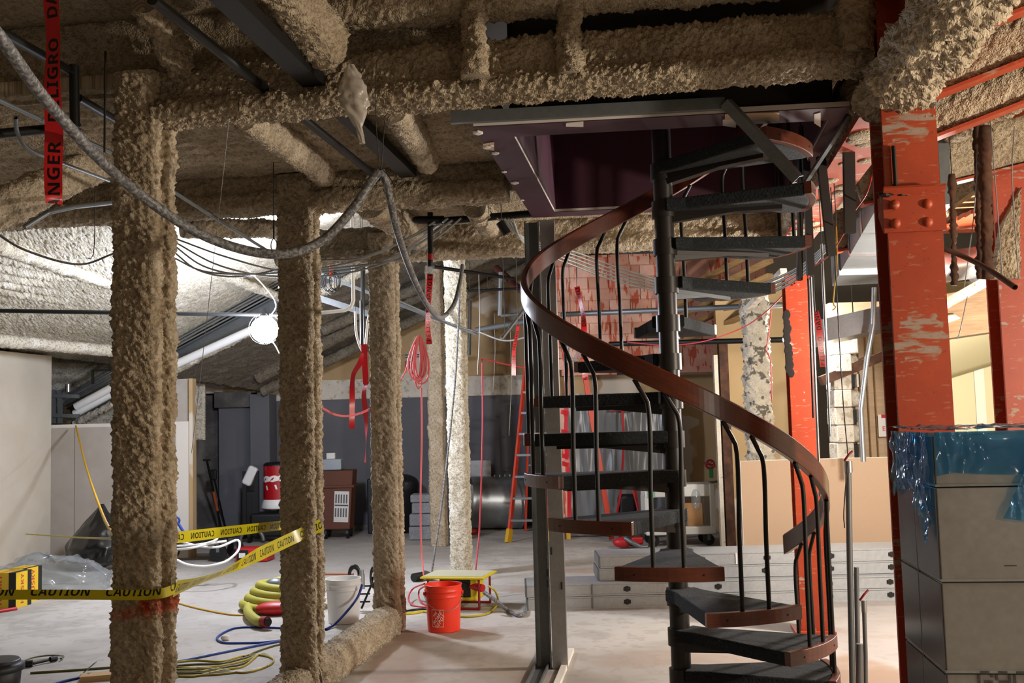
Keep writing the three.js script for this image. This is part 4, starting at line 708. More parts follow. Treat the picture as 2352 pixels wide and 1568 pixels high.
{ // hank of salmon cord
  const o = thing('cord_hank', 'hank of salmon cord hung left of the slim column, tail to the floor', 'cord'); const c = at(963, 770, 10.0);
  for (let k = 0; k < 6; k++) { const w = 0.03 + k * 0.016, h = 0.42 + rr(-0.06, 0.1), x0 = rr(-0.02, 0.02), pts = [V(0, 0, 0), V(-w * 0.8 + x0, -h * 0.55, 0.01 * k), V(-w * 0.6 + x0, -h * 0.9, 0.012 * k), V(x0, -h, 0.01 * k), V(w * 0.6 + x0, -h * 0.88, 0.01), V(w * 0.7 + x0, -h * 0.5, 0.0)].map(q => q.add(c)); part(o, 'loop', tube(pts, 0.0085, 34, 6, true), M.salmon); }
  part(o, 'tail', tube(P([[968, 890, 10.0], [969, 1000, 10.05], [966, 1150, 10.1], [968, 1260, 10.1], [974, 1330, 9.9]]), 0.008), M.salmon); part(o, 'tail', tube(P([[960, 775, 10], [945, 805, 10], [932, 850, 10], [921, 872, 9.6]]), 0.007), M.salmon); }
hangWire('salmon_cord', 'salmon cord sagging between the second and third column', [[738, 936, 6.9], [770, 952, 7.4], [800, 955, 7.9], [830, 948, 8.3], [852, 938, 8.6]], 0.009, M.salmon, null, 'cord');
hangWire('red_line', 'red cord hanging from the tan wall down to the yellow power box', [[1225, 848, 11], [1170, 838, 11], [1110, 825, 11], [1108, 840, 11], [1108, 1000, 10.8], [1102, 1200, 10.5], [1092, 1315, 10.2]], 0.009, M.redCord, null, 'cord');

// ------------------------------------------------------------------ buckets
function bucket(name, lab, p, m, handleM, turn, logo) {
  const o = thing(name, lab, 'bucket', null, p, turn);
  part(o, 'body', lathe([[0, 0.004], [0.128, 0.0], [0.131, 0.006], [0.143, 0.27], [0.15, 0.272], [0.151, 0.285], [0.145, 0.288], [0.146, 0.315], [0.153, 0.317], [0.154, 0.33], [0.147, 0.333], [0.149, 0.362], [0.154, 0.366], [0.151, 0.372], [0.143, 0.37], [0.126, 0.012], [0, 0.012]], 40), m);
  const pts = []; for (let k = 0; k <= 12; k++) { const a = k / 12 * Math.PI; pts.push(V(Math.cos(a) * 0.157, 0.3 - Math.sin(a) * 0.12, Math.sin(a) * 0.16 + 0.01)); }
  const h = part(o, 'bail_handle', tube(pts, 0.0022, 30, 6), handleM);
  for (const s of [-1, 1]) part(o, 'ear', [cyl(V(s * 0.146, 0.3, 0.005), V(s * 0.163, 0.3, 0.005), 0.014, 12)], m);
  if (logo) part(o, 'printed_logo', new THREE.CylinderGeometry(0.1463, 0.1393, 0.15, 24, 1, true, Math.PI * 1.86 - 0.38, 0.76).translate(0, 0.12, 0), logo, true);
  return o;
}
const tLogo = canvasTex(256, 256, (g, w, h) => { g.clearRect(0, 0, w, h); g.strokeStyle = '#f3c8bc'; g.lineWidth = 7; g.strokeRect(14, 14, 228, 228); g.fillStyle = '#f3c8bc'; g.save(); g.translate(128, 128); g.rotate(-Math.PI / 4); g.textAlign = 'center'; g.font = 'bold 54px sans-serif'; g.fillText('THE', 0, -52); g.font = 'bold 78px sans-serif'; g.fillText('HOME', 0, 22); g.fillText('DEPOT', 0, 92); g.restore(); });
bucket('red_bucket', 'orange-red plastic bucket with a pale square logo in front of the power box', fl(1020, 1447), M.bucketRed, M.wire, 0.15, phy(0xffffff, 0.5, 0, { map: tLogo, transparent: true, alphaTest: 0.4 }));
bucket('white_bucket', 'white plastic bucket between the second and third foam columns', fl(790, 1428), M.white, M.wire, -2.3);
{ const o = thing('black_tub', 'black lidded plastic tub cut by the bottom left corner', 'tub', null, fl(-8, 1600)); part(o, 'body', lathe([[0, 0], [0.13, 0], [0.15, 0.2], [0, 0.2]]), M.blackPlastic); part(o, 'lid', lathe([[0.0, 0.235], [0.13, 0.235], [0.14, 0.225], [0.142, 0.205], [0.165, 0.2], [0.165, 0.165], [0.15, 0.165]], 36), M.blackPlastic); }

// ------------------------------------------------------------------ yellow power distribution box
{
  const p = fl(1056, 1392), o = thing('power_box', 'yellow topped portable power box behind the red bucket', 'power box', null, p, -0.25);
  part(o, 'top_plate', [bx(0.6, 0.02, 0.46, 0, 0.285, 0, 0.008)], M.yellow); part(o, 'plate_sheet', [bx(0.55, 0.004, 0.41, 0, 0.297, 0)], std(0xb8b59a, 0.7));
  part(o, 'cabinet', [bx(0.34, 0.17, 0.26, 0.02, 0.19, 0, 0.01)], M.blackPlastic); part(o, 'yellow_side', [bx(0.05, 0.19, 0.27, 0.17, 0.185, 0, 0.008), bx(0.28, 0.03, 0.28, 0.06, 0.09, 0, 0.008)], M.yellow);
  for (const x of [-0.09, 0.0, 0.09]) part(o, 'socket', cyl(V(x, 0.2, 0.12), V(x, 0.2, 0.15), 0.035, 16), M.iron);
  part(o, 'red_socket', cyl(V(0.15, 0.2, 0.1), V(0.27, 0.19, 0.16), 0.035, 14), M.red);
  for (const z of [-0.18, 0.18]) part(o, 'leg_frame', poly([V(-0.24, 0.27, z), V(-0.22, 0.012, z), V(0.24, 0.012, z), V(0.24, 0.27, z)], 0.011, 8), M.redDark);
}
solo('floor_cable', 'thick grey cable leaving the power box towards the scaffold planks', 'cord', tube(P([[1112, 1360, 9.3], [1140, 1380, 9.2]]).concat([fl(1165, 1400, 0.02), fl(1190, 1412, 0.02), fl(1205, 1408, 0.02), fl(1207, 1395, 0.02)]), 0.018), M.cable);
solo('floor_cable', 'yellow and black cord looping right of the red bucket', 'cord', tube([...P([[1122, 1345, 9.4], [1138, 1358, 9.3]]), fl(1143, 1385, 0.03), fl(1120, 1408, 0.01), fl(1080, 1415, 0.01), fl(1040, 1414, 0.01)], 0.009), M.cordYellow);
solo('floor_cable', 'red cord coiled on the floor left of the red bucket', 'cord', tube([at(975, 1340, 9.6), fl(948, 1352, 0.1), fl(938, 1375, 0.05), fl(950, 1390, 0.01), fl(985, 1393, 0.01), fl(965, 1380, 0.02), fl(963, 1355, 0.1), at(985, 1342, 9.5)], 0.008), M.redCord);
solo('floor_cable', 'flat yellow cord on the floor between third column and red bucket', 'cord', tube([fl(915, 1410, 0.01), fl(945, 1408, 0.01), fl(975, 1404, 0.01), fl(1000, 1410, 0.01)], 0.011), M.yellow);
solo('floor_cable', 'black cord with plug on the floor right of the third column', 'cord', [tube([fl(926, 1404, 0.02), fl(950, 1400, 0.01), fl(975, 1398, 0.01), fl(1000, 1402, 0.01)], 0.009), cyl(fl(922, 1402, 0.025), fl(930, 1404, 0.025), 0.025, 10)], M.blackPlastic);
{ const o = thing('cable_connector', 'black cable connectors lying on the floor behind the power box', 'connector'); part(o, 'plug', cyl(fl(950, 1326, 0.05), fl(970, 1322, 0.05), 0.045, 14), M.blackPlastic); part(o, 'plug', cyl(fl(975, 1318, 0.05), fl(992, 1324, 0.05), 0.04, 14), std(0x3b3b3d, 0.6)); }

// ------------------------------------------------------------------ hand truck and hoses between the columns
{ const p = fl(838, 1402), o = thing('folding_trolley', 'folded black and silver trolley behind the white bucket', 'trolley', null, p);
  for (const x of [-0.04, 0.06]) part(o, 'side_rail', poly([V(x - 0.09, 0.02, 0.0), V(x, 0.22, 0), V(x + 0.02, 0.3, 0)], 0.01), M.blackPipe);
  for (const y of [0.08, 0.15, 0.22]) part(o, 'crossbar', cyl(V(-0.1 + y * 0.3, y, 0), V(0.05, y, 0), 0.008), M.blackPipe);
  part(o, 'chrome_cylinder', [cyl(V(-0.02, 0.2, 0.03), V(-0.02, 0.33, 0.03), 0.028, 14), cyl(V(-0.02, 0.33, 0.03), V(-0.02, 0.37, 0.03), 0.02, 14)], M.conduit);
  part(o, 'wheel', [new THREE.TorusGeometry(0.055, 0.02, 10, 24).scale(0.8, 1.2, 1).translate(-0.09, 0.33, 0)], M.blackPlastic); part(o, 'grip', [new THREE.TorusGeometry(0.06, 0.022, 8, 20).scale(0.5, 1.3, 1).translate(0.09, 0.3, 0.02)], M.blackPlastic); }
{ const o = thing('hose_coil', 'coil of fat yellow hose on the floor left of the second column', 'hose'); const c = fl(645, 1395, 0);
  for (let k = 0; k < 4; k++) { const pts = []; for (let j = 0; j < 12; j++) { const a = j / 12 * Math.PI * 2; pts.push(V(c.x + Math.cos(a) * (0.34 - 0.02 * k) + 0.03 * k, 0.05 + 0.055 * k + 0.01 * Math.sin(a * 3), c.z + Math.sin(a) * (0.36 - 0.03 * k))); } part(o, 'loop', tube(pts, 0.042, 60, 10, true), M.hoseYellow); }
  part(o, 'hose_end', tube([fl(575, 1380, 0.06), fl(570, 1405, 0.06), fl(590, 1425, 0.06), fl(605, 1428, 0.06)], 0.042), M.hoseYellow); const e0 = fl(603, 1428, 0.06), e1 = fl(614, 1428, 0.065); part(o, 'dark_coupling', cyl(e0, e1, 0.046, 16), M.redDark); part(o, 'bore', cyl(e1, e1.clone().add(V(0.01, 0, 0.012)), 0.034, 16), M.iron);
  part(o, 'red_rag', [sph(0.12, fl(632, 1412).x, 0.06, fl(632, 1412).z, 1.5, 0.5, 0.8)], M.red); part(o, 'grey_nozzle', [sph(0.08, fl(632, 1392).x, 0.2, fl(632, 1392).z, 1.2, 0.8, 0.9)], M.emt); }
{ const g = (lab, pts, r, m) => solo('air_hose', lab, 'hose', tube(pts.map(q => fl(q[0], q[1], r)), r), m, 'hoses and cords on the floor');
  g('dark blue air hose looping left of the second column', [[655, 1442], [600, 1440], [540, 1442], [500, 1462], [512, 1475], [560, 1476], [610, 1474], [660, 1468]], 0.009, M.blue);
  g('blue air hose stretching from the nearest column to the second column', [[300, 1535], [400, 1520], [500, 1500], [600, 1480], [660, 1468]], 0.009, M.blue);
  g('blue cord end at the bottom left beside the wood scrap', [[80, 1585], [130, 1568], [180, 1556], [205, 1548]], 0.009, M.blue);
  g('yellow cord lying across the floor from the nearest column to the hose coil', [[400, 1382], [460, 1398], [540, 1412], [600, 1408]], 0.008, M.yellowDark);
  g('dark yellow cord at the bottom left below the nearest column', [[70, 1545], [150, 1540], [220, 1535], [300, 1530], [420, 1532]], 0.008, M.cordOlive);
  [0, 1, 2, 3, 4].forEach(k => g(['outermost', 'second', 'middle', 'fourth', 'innermost'][k] + ' strand of the yellow cord bundle right of the nearest column', [[405, 1520 + k * 8], [450, 1516 + k * 9], [510, 1518 + k * 5], [560, 1505 + k * 6], [600, 1504 - k * 1], [628, 1514], [612, 1530], [560, 1540 + k], [500, 1548 - k * 3], [405, 1552 - k * 5]], 0.007, k % 2 ? M.cordOlive : M.cordYellow));
  g('yellow cord tail leading to the second column', [[560, 1508], [600, 1492], [640, 1480], [670, 1478]], 0.007, M.cordOlive);
  solo('air_hose', 'blue hose hanging from the trolley over the white bucket', 'hose', tube([at(832, 1342, 9.0), at(822, 1370, 8.95), at(800, 1400, 8.8), fl(770, 1432, 0.03), fl(748, 1445, 0.01)], 0.011), M.blue, 'hoses and cords on the floor'); }
solo('copper_pipe', 'thin copper coloured pipe lying on the floor behind the white bucket', 'pipe', cyl(fl(738, 1318, 0.012), fl(812, 1318, 0.012), 0.012), std(0x9a5a35, 0.5, 0.3));
{ const o = thing('extension_cord_end', 'short yellow-black cord with black connector on the floor at the left', 'cord'); part(o, 'cord_loop', tube([fl(48, 1520, 0.02), fl(75, 1510, 0.02), fl(110, 1505, 0.02), fl(145, 1506, 0.02), fl(140, 1512, 0.02)], 0.006), M.cordOlive); part(o, 'connector', [cyl(fl(50, 1525, 0.025), fl(75, 1523, 0.025), 0.024, 12), cyl(fl(75, 1523, 0.02), fl(115, 1514, 0.02), 0.012, 10), cyl(fl(115, 1514, 0.022), fl(130, 1511, 0.022), 0.02, 12)], M.blackPlastic); part(o, 'clear_tip', cyl(fl(130, 1511, 0.02), fl(145, 1508, 0.02), 0.014), M.film); }
{ const a = fl(240, 1558), o = solo('wood_scrap', 'small pale wood offcut on the floor behind the nearest column', 'wood scrap', bx(0.3, 0.035, 0.12, 0, 0.018, 0).rotateY(0.25).translate(a.x, 0, a.z), M.pine); const b = fl(203, 1552); solo('tin_shard', 'bent grey scrap leaning on the wood offcut', 'scrap', bx(0.13, 0.004, 0.05).rotateZ(0.7).translate(b.x, 0.05, b.z), M.emt); }
solo('dust_clump', 'small white lump beside the dark blue hose loop', 'lump', new THREE.IcosahedronGeometry(0.03, 1).scale(1.2, 0.8, 1).translate(fl(517, 1470).x, 0.022, fl(517, 1470).z), M.gypsum);
solo('red_marker_pole', 'red and clear stick on the floor at the left edge', 'stick', [cyl(fl(-40, 1410, 0.015), fl(38, 1397, 0.015), 0.018, 10)], M.red);
// boxed goods under clear plastic at the left wall
{
  const tB = canvasTex(256, 256, (g, w, h) => { g.fillStyle = '#d8b320'; g.fillRect(0, 0, w, h); g.fillStyle = '#1c1a16'; g.fillRect(190, 0, 66, h); g.save(); g.translate(128, 236); g.rotate(-Math.PI / 2); g.fillStyle = '#b3342e'; g.font = 'bold 70px sans-serif'; g.fillText('HUSKY', 0, 0); g.restore(); });
  const mB = std(0xffffff, 0.6, 0, { map: tB });
  [[22, 1392, 'yellow and red carton at the left edge under clear plastic, nearer one'], [58, 1380, 'yellow and red carton under clear plastic beside the other carton']].forEach(([u, v, lab], k) => { const p = fl(u, v); solo('boxed_carton', lab, 'carton', new THREE.BoxGeometry(0.3 - 0.1 * k, 0.34, 0.25).rotateY(-0.15).translate(p.x, 0.17, p.z), mB, null, true); });
  const c = fl(110, 1358), N = 60, K = 40, pos = [], idx = [];
  for (let j = 0; j <= K; j++) for (let i = 0; i <= N; i++) { const a = i / N * Math.PI * 2, t = j / K, r = Math.sin(t * Math.PI / 2), fold = 0.06 * nz(Math.cos(a) * 4, Math.sin(a) * 4, t * 5) + 0.05 * Math.abs(nz(Math.cos(a) * 9, Math.sin(a) * 9, t * 3)); pos.push(c.x + Math.cos(a) * r * (0.62 + fold * 2), Math.max(0.012, 0.36 * Math.pow(Math.cos(t * Math.PI / 2), 0.7) * (1 + 0.25 * nz(Math.cos(a) * 2 * r, 3, Math.sin(a) * 2 * r)) + fold * 0.8), c.z + Math.sin(a) * r * (0.5 + fold)); }
  for (let j = 0; j < K; j++) for (let i = 0; i < N; i++) { const a = j * (N + 1) + i; idx.push(a, a + N + 1, a + 1, a + 1, a + N + 1, a + N + 2); }
  const g = new THREE.BufferGeometry(); g.setAttribute('position', new THREE.Float32BufferAttribute(pos, 3)); g.setIndex(idx); g.computeVertexNormals();
  solo('clear_plastic_heap', 'crumpled clear plastic sheeting heaped on the floor at the left', 'plastic sheet', g, M.film, null, 'raw');
}
{ // black rubbish bag leaning on the low partition
  const c = fl(208, 1312), N = 60, K = 50, pos = [], idx = [], S2 = [[0.0, 0.06], [0.12, 0.3], [0.35, 0.36], [0.6, 0.25], [0.85, 0.1], [1, 0.02]];
  for (let j = 0; j <= K; j++) for (let i = 0; i <= N; i++) { const t = j / K, a = i / N * Math.PI * 2; let k = 0; while (k < S2.length - 2 && t > S2[k + 1][0]) k++; const f = (t - S2[k][0]) / (S2[k + 1][0] - S2[k][0]), r = (S2[k][1] + (S2[k + 1][1] - S2[k][1]) * f) * (1 + 0.16 * Math.abs(nz(Math.cos(a) * 5, Math.sin(a) * 5, t * 2.5)) + 0.12 * nz(Math.cos(a) * 2, Math.sin(a) * 2, t * 6)); pos.push(c.x + Math.cos(a) * r + 0.02 * t, 0.01 + t * 0.78, c.z - 0.1 - 0.2 * t + Math.sin(a) * r * 0.7); }
  for (let j = 0; j < K; j++) for (let i = 0; i < N; i++) { const a = j * (N + 1) + i; idx.push(a, a + N + 1, a + 1, a + 1, a + N + 1, a + N + 2); }
  const g = new THREE.BufferGeometry(); g.setAttribute('position', new THREE.Float32BufferAttribute(pos, 3)); g.setIndex(idx); g.computeVertexNormals();
  solo('black_rubbish_bag', 'shiny black rubbish bag propped against the low partition', 'bag', g, M.blackFilm, null, 'raw');
}

// ------------------------------------------------------------------ equipment along the grey back wall
const wheel = (o, x, y, z, r, w = 0.035, ax = 'x') => part(o, 'wheel', [new THREE.CylinderGeometry(r, r, w, 20).rotateZ(ax === 'x' ? Math.PI / 2 : 0).rotateX(ax === 'z' ? Math.PI / 2 : 0).translate(x, y, z), new THREE.CylinderGeometry(r * 0.5, r * 0.5, w + 0.01, 14).rotateZ(ax === 'x' ? Math.PI / 2 : 0).rotateX(ax === 'z' ? Math.PI / 2 : 0).translate(x, y, z)], M.blackPlastic);
{ const p = fl(480, 1290), o = thing('platform_dolly', 'flat grey platform dolly loaded with white hoses behind the nearest column', 'dolly', null, p);
  part(o, 'platform', bx(1.0, 0.04, 0.55, -0.18, 0.33, -0.2, 0.008), std(0x77736b, 0.7)); part(o, 'frame', [bx(0.9, 0.05, 0.06, -0.2, 0.28, 0.05), bx(0.9, 0.05, 0.06, -0.2, 0.28, -0.42)], M.iron);
  for (const [x, z] of [[0.12, 0.0], [0.25, -0.35], [-0.6, 0.0], [-0.6, -0.35]]) { wheel(o, x, 0.11, z, 0.11, 0.05, 'z'); part(o, 'caster_fork', bx(0.04, 0.16, 0.07, x, 0.2, z), M.emt); } }
{ const pts = [[[405, 1240, 11.6], [450, 1252, 11.4], [500, 1256, 11.3], [545, 1240, 11.4], [548, 1262, 11.2], [525, 1285, 11.1], [500, 1295, 11.0], [470, 1300, 11], [430, 1296, 11.0], [400, 1282, 11]], [[405, 1254, 11.5], [460, 1250, 11.3], [495, 1240, 11.3], [500, 1228, 11.4]], [[400, 1262, 11.4], [440, 1258, 11.2], [480, 1248, 11.3], [520, 1242, 11.4]]];
  pts.forEach((q, i) => solo('white_hose', ['long white hose looping down over the dolly wheel', 'short white hose lying on the dolly', 'white hose along the front of the dolly'][i], 'hose', tube(P(q), 0.013, 60, 7), M.white, 'white hoses on the dolly'));
  const e = at(405, 1195, 11.6); solo('blue_strap_hook', 'bright blue strap loop on the dolly beside the nearest column', 'strap', [new THREE.TorusGeometry(0.035, 0.012, 8, 20).translate(e.x, e.y, e.z), cyl(e.clone().add(V(0.02, -0.03, 0)), e.clone().add(V(0.1, -0.16, 0)), 0.016)], M.blue);
  const w = at(436, 1218, 11.7); solo('wood_block', 'small orange-brown wood block on the dolly', 'block', bx(0.1, 0.05, 0.06, w.x, 0.376, fl(480, 1290).z - 0.1), M.pine); }
{ const p = fl(580, 1290), o = thing('red_tool_case', 'red and black tool case on the floor beside the dolly', 'tool case', null, p, -0.1);
  part(o, 'body', bx(0.42, 0.17, 0.3, 0, 0.09, -0.1, 0.02), M.red); part(o, 'black_panel', bx(0.15, 0.13, 0.02, -0.11, 0.09, 0.055, 0.01), M.blackPlastic); part(o, 'label_plate', bx(0.08, 0.06, 0.01, -0.11, 0.09, 0.068), M.whitePaint); part(o, 'latch', bx(0.05, 0.09, 0.02, 0.06, 0.08, 0.055, 0.005), M.blackPlastic); }
{ const p = fl(613, 1242), o = thing('dust_extractor', 'tall dust extractor with red drum, white lettering and black base', 'dust extractor', null, p);
  const tR = canvasTex(512, 512, (g, w, h) => { g.fillStyle = '#a3121c'; g.fillRect(0, 0, w, h); g.fillStyle = '#e8e4e2'; g.save(); g.translate(20, 250); g.rotate(-0.12); g.strokeStyle = '#e8e4e2'; g.lineWidth = 26; for (let k = 0; k < 9; k++) { g.beginPath(); g.moveTo(10 + k * 54, 0); g.bezierCurveTo(40 + k * 54, -90, 90 + k * 54, -80, 60 + k * 54, -20); g.bezierCurveTo(40 + k * 54, 20, 20 + k * 54, 0, 70 + k * 54, -8); g.stroke(); } for (let k = 0; k < 7; k++) g.fillRect(20 + k * 62, 30 + (k * 37) % 40, 12, 70); g.restore(); });
  part(o, 'black_base', [bx(0.5, 0.35, 0.45, 0.05, 0.25, 0, 0.04), bx(0.06, 1.0, 0.06, -0.3, 0.55, 0.1), bx(0.06, 1.0, 0.06, -0.12, 0.55, 0.1), bx(0.22, 0.5, 0.2, -0.25, 0.5, 0, 0.03)], M.blackPlastic);
  part(o, 'white_collar', lathe([[0.2, 0.48], [0.24, 0.5], [0.22, 0.58], [0.2, 0.62]]).translate(0.16, 0, 0), M.white);
  part(o, 'red_drum', new THREE.CylinderGeometry(0.2, 0.2, 0.5, 32, 1, false, Math.PI * 1.1).translate(0.16, 0.87, 0), std(0xffffff, 0.35, 0, { map: tR }), true); part(o, 'drum_lid', [lathe([[0, 1.18], [0.16, 1.17], [0.2, 1.14], [0.2, 1.11]]).translate(0.16, 0, 0)], M.blackPlastic);
  part(o, 'white_filter_bag', [bx(0.15, 0.3, 0.12, 0, 0, 0, 0.04).rotateZ(-0.45).translate(-0.22, 0.98, 0.1)], M.white); for (const x of [-0.2, 0.3]) wheel(o, x, 0.1, 0.2, 0.1); part(o, 'hose', new THREE.TorusGeometry(0.17, 0.03, 8, 24, Math.PI).translate(-0.15, 0.04, 0.3), M.emt); }
{ const p = fl(486, 1225), o = thing('long_handled_shovel', 'long handled shovel with orange sleeve leaning by the grey door', 'shovel'); const a = fl(512, 1232), b = at(475, 1056, 15.9);
  part(o, 'shaft', cyl(a, b, 0.017), M.iron); const m1 = a.clone().lerp(b, 0.35), m2 = a.clone().lerp(b, 0.6); part(o, 'orange_sleeve', cyl(m1, m2, 0.022), std(0xb5552c, 0.6)); part(o, 'grip', bx(0.12, 0.03, 0.03, b.x, b.y, b.z, 0.01), M.iron); }
{ const o = thing('second_shovel', 'dark broom leaning beside the long handled shovel', 'broom'); const a = fl(522, 1230), b = at(490, 1090, 16.2); part(o, 'shaft', cyl(a, b, 0.014), M.iron); part(o, 'head', bx(0.1, 0.16, 0.06, b.x, b.y, b.z, 0.02), M.iron); }
{ const p = fl(773, 1236), o = thing('wheeled_bin', 'brown wheeled bin with a white printed label right of the second column', 'bin', null, p);
  const tP = canvasTex(256, 384, (g, w, h) => { g.fillStyle = '#cfcdc8'; g.fillRect(0, 0, w, h); g.fillStyle = '#56565a'; for (let r = 0; r < 2; r++) for (let k = 0; k < 5; k++) g.fillRect(18 + k * 46, 40 + r * 170, 26, 110); g.fillStyle = '#3c3c40'; g.fillRect(10, 168, 236, 16); });
  const s = new THREE.Shape([[-0.24, 0.16], [0.2, 0.16], [0.26, 1.0], [-0.27, 1.0]].map(a => new THREE.Vector2(...a)));
  part(o, 'body', new THREE.ExtrudeGeometry(s, { depth: 0.4, bevelEnabled: true, bevelSize: 0.02, bevelThickness: 0.02, bevelSegments: 2 }).translate(0, 0, -0.3), M.brownBin); part(o, 'rim', bx(0.6, 0.04, 0.5, 0, 0.78, -0.1, 0.01), M.brownBin);
  part(o, 'printed_label', new THREE.PlaneGeometry(0.22, 0.46).rotateZ(-0.05).translate(0.1, 0.48, 0.126), std(0xffffff, 0.7, 0, { map: tP }), true); for (const [x, z] of [[-0.15, 0.05], [0.18, 0.05], [-0.15, -0.25], [0.18, -0.25]]) wheel(o, x, 0.08, z, 0.08); }
{ const p = fl(773, 1236).add(V(-0.06, 1.022, -0.1)); solo('plastic_storage_box', 'translucent storage box on top of the brown bin', 'box', bx(0.3, 0.17, 0.25, p.x, p.y + 0.085, p.z, 0.02), std(0x9aa3a9, 0.4)); solo('small_carton', 'small white carton on top of the translucent box', 'carton', bx(0.13, 0.09, 0.12, p.x - 0.02, p.y + 0.215, p.z, 0.005), M.whitePaint); }
{ const p = fl(925, 1222), o = thing('black_trash_can', 'tall black wheeled trash can behind the third column', 'trash can', null, p); part(o, 'body', lathe([[0, 0.02], [0.22, 0.02], [0.27, 0.75], [0.26, 0.78], [0, 0.78]], 24), M.blackPlastic); part(o, 'lid', [sph(0.27, 0, 0.76, 0, 1, 0.55, 1)], M.blackPlastic); for (const x of [-0.16, 0.16]) wheel(o, x, 0.07, 0.12, 0.07); }
{ const p = fl(862, 1225); solo('black_cabinet', 'narrow black cabinet partly hidden by the third column', 'cabinet', bx(0.22, 0.85, 0.3, p.x, 0.425, p.z - 0.1, 0.02), M.blackPlastic); }
{ // stacked grey blocks
  const p = fl(985, 1240), L = ['bottom', 'second', 'third', 'top']; [[0, 0.58, 0.2], [-0.02, 0.52, 0.18], [0.0, 0.48, 0.16], [-0.06, 0.4, 0.12]].forEach((b, i) => { let y = [0, 0.2, 0.38, 0.54][i]; solo('grey_case', L[i] + ' grey case of the stack left of the slim column', 'case', bx(b[1], b[2] - 0.006, 0.4, p.x + b[0], y + b[2] / 2, p.z - 0.2, 0.02), M.greyBlock, 'grey cases stacked by the wall'); });
  solo('white_carton', 'white carton tilted on top of the grey case stack', 'carton', bx(0.2, 0.14, 0.2).rotateZ(0.1).translate(p.x + 0.13, 0.745, p.z - 0.12), M.whitePaint); solo('blue_white_box', 'pale blue box on the grey cases', 'box', bx(0.16, 0.16, 0.05, p.x + 0.17, 0.46, p.z + 0.03), std(0xa9c2cc, 0.6)); }
{ // bright sheet metal duct
  const o = thing('sheet_metal_duct', 'shiny curved sheet metal duct section right of the slim column', 'duct'), p = fl(1130, 1218), s = [];
  part(o, 'curved_skin', new THREE.CylinderGeometry(0.4, 0.4, 0.85, 48, 1, true).rotateZ(Math.PI / 2).rotateY(0.25).rotateZ(-0.07).translate(p.x + 0.05, 0.43, p.z - 0.1), std(0xe8ecee, 0.36, 0.8, { map: tGalv })); part(o, 'flat_sheet', bx(0.4, 1.08, 0.01, p.x - 0.2, 0.54, p.z - 0.34), M.galv); for (let k = 0; k < 6; k++) part(o, 'tab', bx(0.02, 0.03, 0.01, p.x - 0.02 + k * 0.08, 0.84, p.z - 0.1), M.galv); }
solo('red_tool', 'small red tool on the floor beside the slim column foot', 'tool', [sph(0.06, fl(1085, 1228).x, 0.05, fl(1085, 1228).z, 1.6, 0.7, 1)], M.red);
{ const a = at(970, 815, 15.8); solo('alarm_box', 'small red alarm box on the tan wall beside the third column', 'alarm', [bx(0.11, 0.11, 0.05, a.x - 0.2, a.y - 0.15, a.z + 0.1, 0.01)], M.redDark); }
{ // fibreglass step ladder
  const o = thing('step_ladder', 'orange fibreglass step ladder with yellow feet left of the staircase', 'ladder'); const f0 = fl(1168, 1246), f1 = fl(1262, 1246), apexY = 3.3, ax = V(f1.x + 0.0, 0, f1.z - 0.7);
  const A0 = V(f0.x + 0.42, apexY, f0.z - 0.75), A1 = V(f1.x + 0.06, apexY, f0.z - 0.75);
  part(o, 'side_rail', bar(f0, A0, 0.03, 0.08), M.ladder); part(o, 'side_rail', bar(f1, A1, 0.03, 0.08), M.ladder);
  for (let k = 1; k <= 10; k++) { const t = k / 11, a = f0.clone().lerp(A0, t), b = f1.clone().lerp(A1, t); part(o, 'step', bar(a, b, 0.07, 0.03), M.emt); }
  const r0 = V(f0.x + 0.25, 0, f0.z - 1.5), r1 = V(f1.x + 0.05, 0, f1.z - 1.5); for (const [a, b] of [[r0, A0], [r1, A1]]) part(o, 'rear_rail', bar(a, b, 0.03, 0.05), M.ladder); for (let k = 1; k <= 5; k++) { const t = k / 6.5; part(o, 'rear_brace', bar(r0.clone().lerp(A0, t), r1.clone().lerp(A1, t), 0.02, 0.02), M.emt); }
  for (const f of [f0, f1]) part(o, 'foot', bar(f.clone().add(V(-0.01, 0, 0.01)), f.clone().lerp(f === f0 ? A0 : A1, 0.055), 0.05, 0.1), M.yellowDark); part(o, 'top_cap', bar(A0, A1, 0.2, 0.06), M.ladder); }

// ------------------------------------------------------------------ behind the staircase
{ // clay block infill seen above the stair
  const t = struct('wall_clay', [wallG(1282, 596, 1770, 850, 14.9, 0.1)], M.clayPale, 'wall of reddish hollow clay blocks high behind the staircase', 'wall');
  const a = at(1284, 850, 14.86), b = at(1560, 598, 14.86), ch = 0.165, cw = 0.3; let r = 0;
  for (let y = a.y; y < b.y; y += ch, r++) for (let x = a.x - (r % 2) * cw / 2; x < b.x; x += cw) { const x0 = Math.max(x, a.x), x1 = Math.min(x + cw, b.x); if (x1 - x0 < 0.05) continue; part(t, 'brick', bx(x1 - x0 - 0.012, ch - 0.014, 0.05, (x0 + x1) / 2, y + ch / 2, -14.91 + rr(-0.005, 0.005)), rnd() < 0.4 ? M.clayPale : M.clay); }
}
function wallG(u0, v0, u1, v1, d, t) { const a = at(u0, v0, d), b = at(u1, v1, d); return bx(Math.abs(b.x - a.x), Math.abs(a.y - b.y), t, (a.x + b.x) / 2, (a.y + b.y) / 2, -d - t / 2); }
[0, 1, 2, 3, 4].forEach(k => solo('roof_batten', ['lowest', 'second lowest', 'middle', 'second highest', 'highest'][k] + ' sloping wooden batten right of the clay blocks behind the stair', 'batten', bar(at(1555, 790 - k * 30, 14.2), at(1770, 700 - k * 34, 12.8), 0.1, 0.05), M.oldWood, 'battens behind the staircase'));
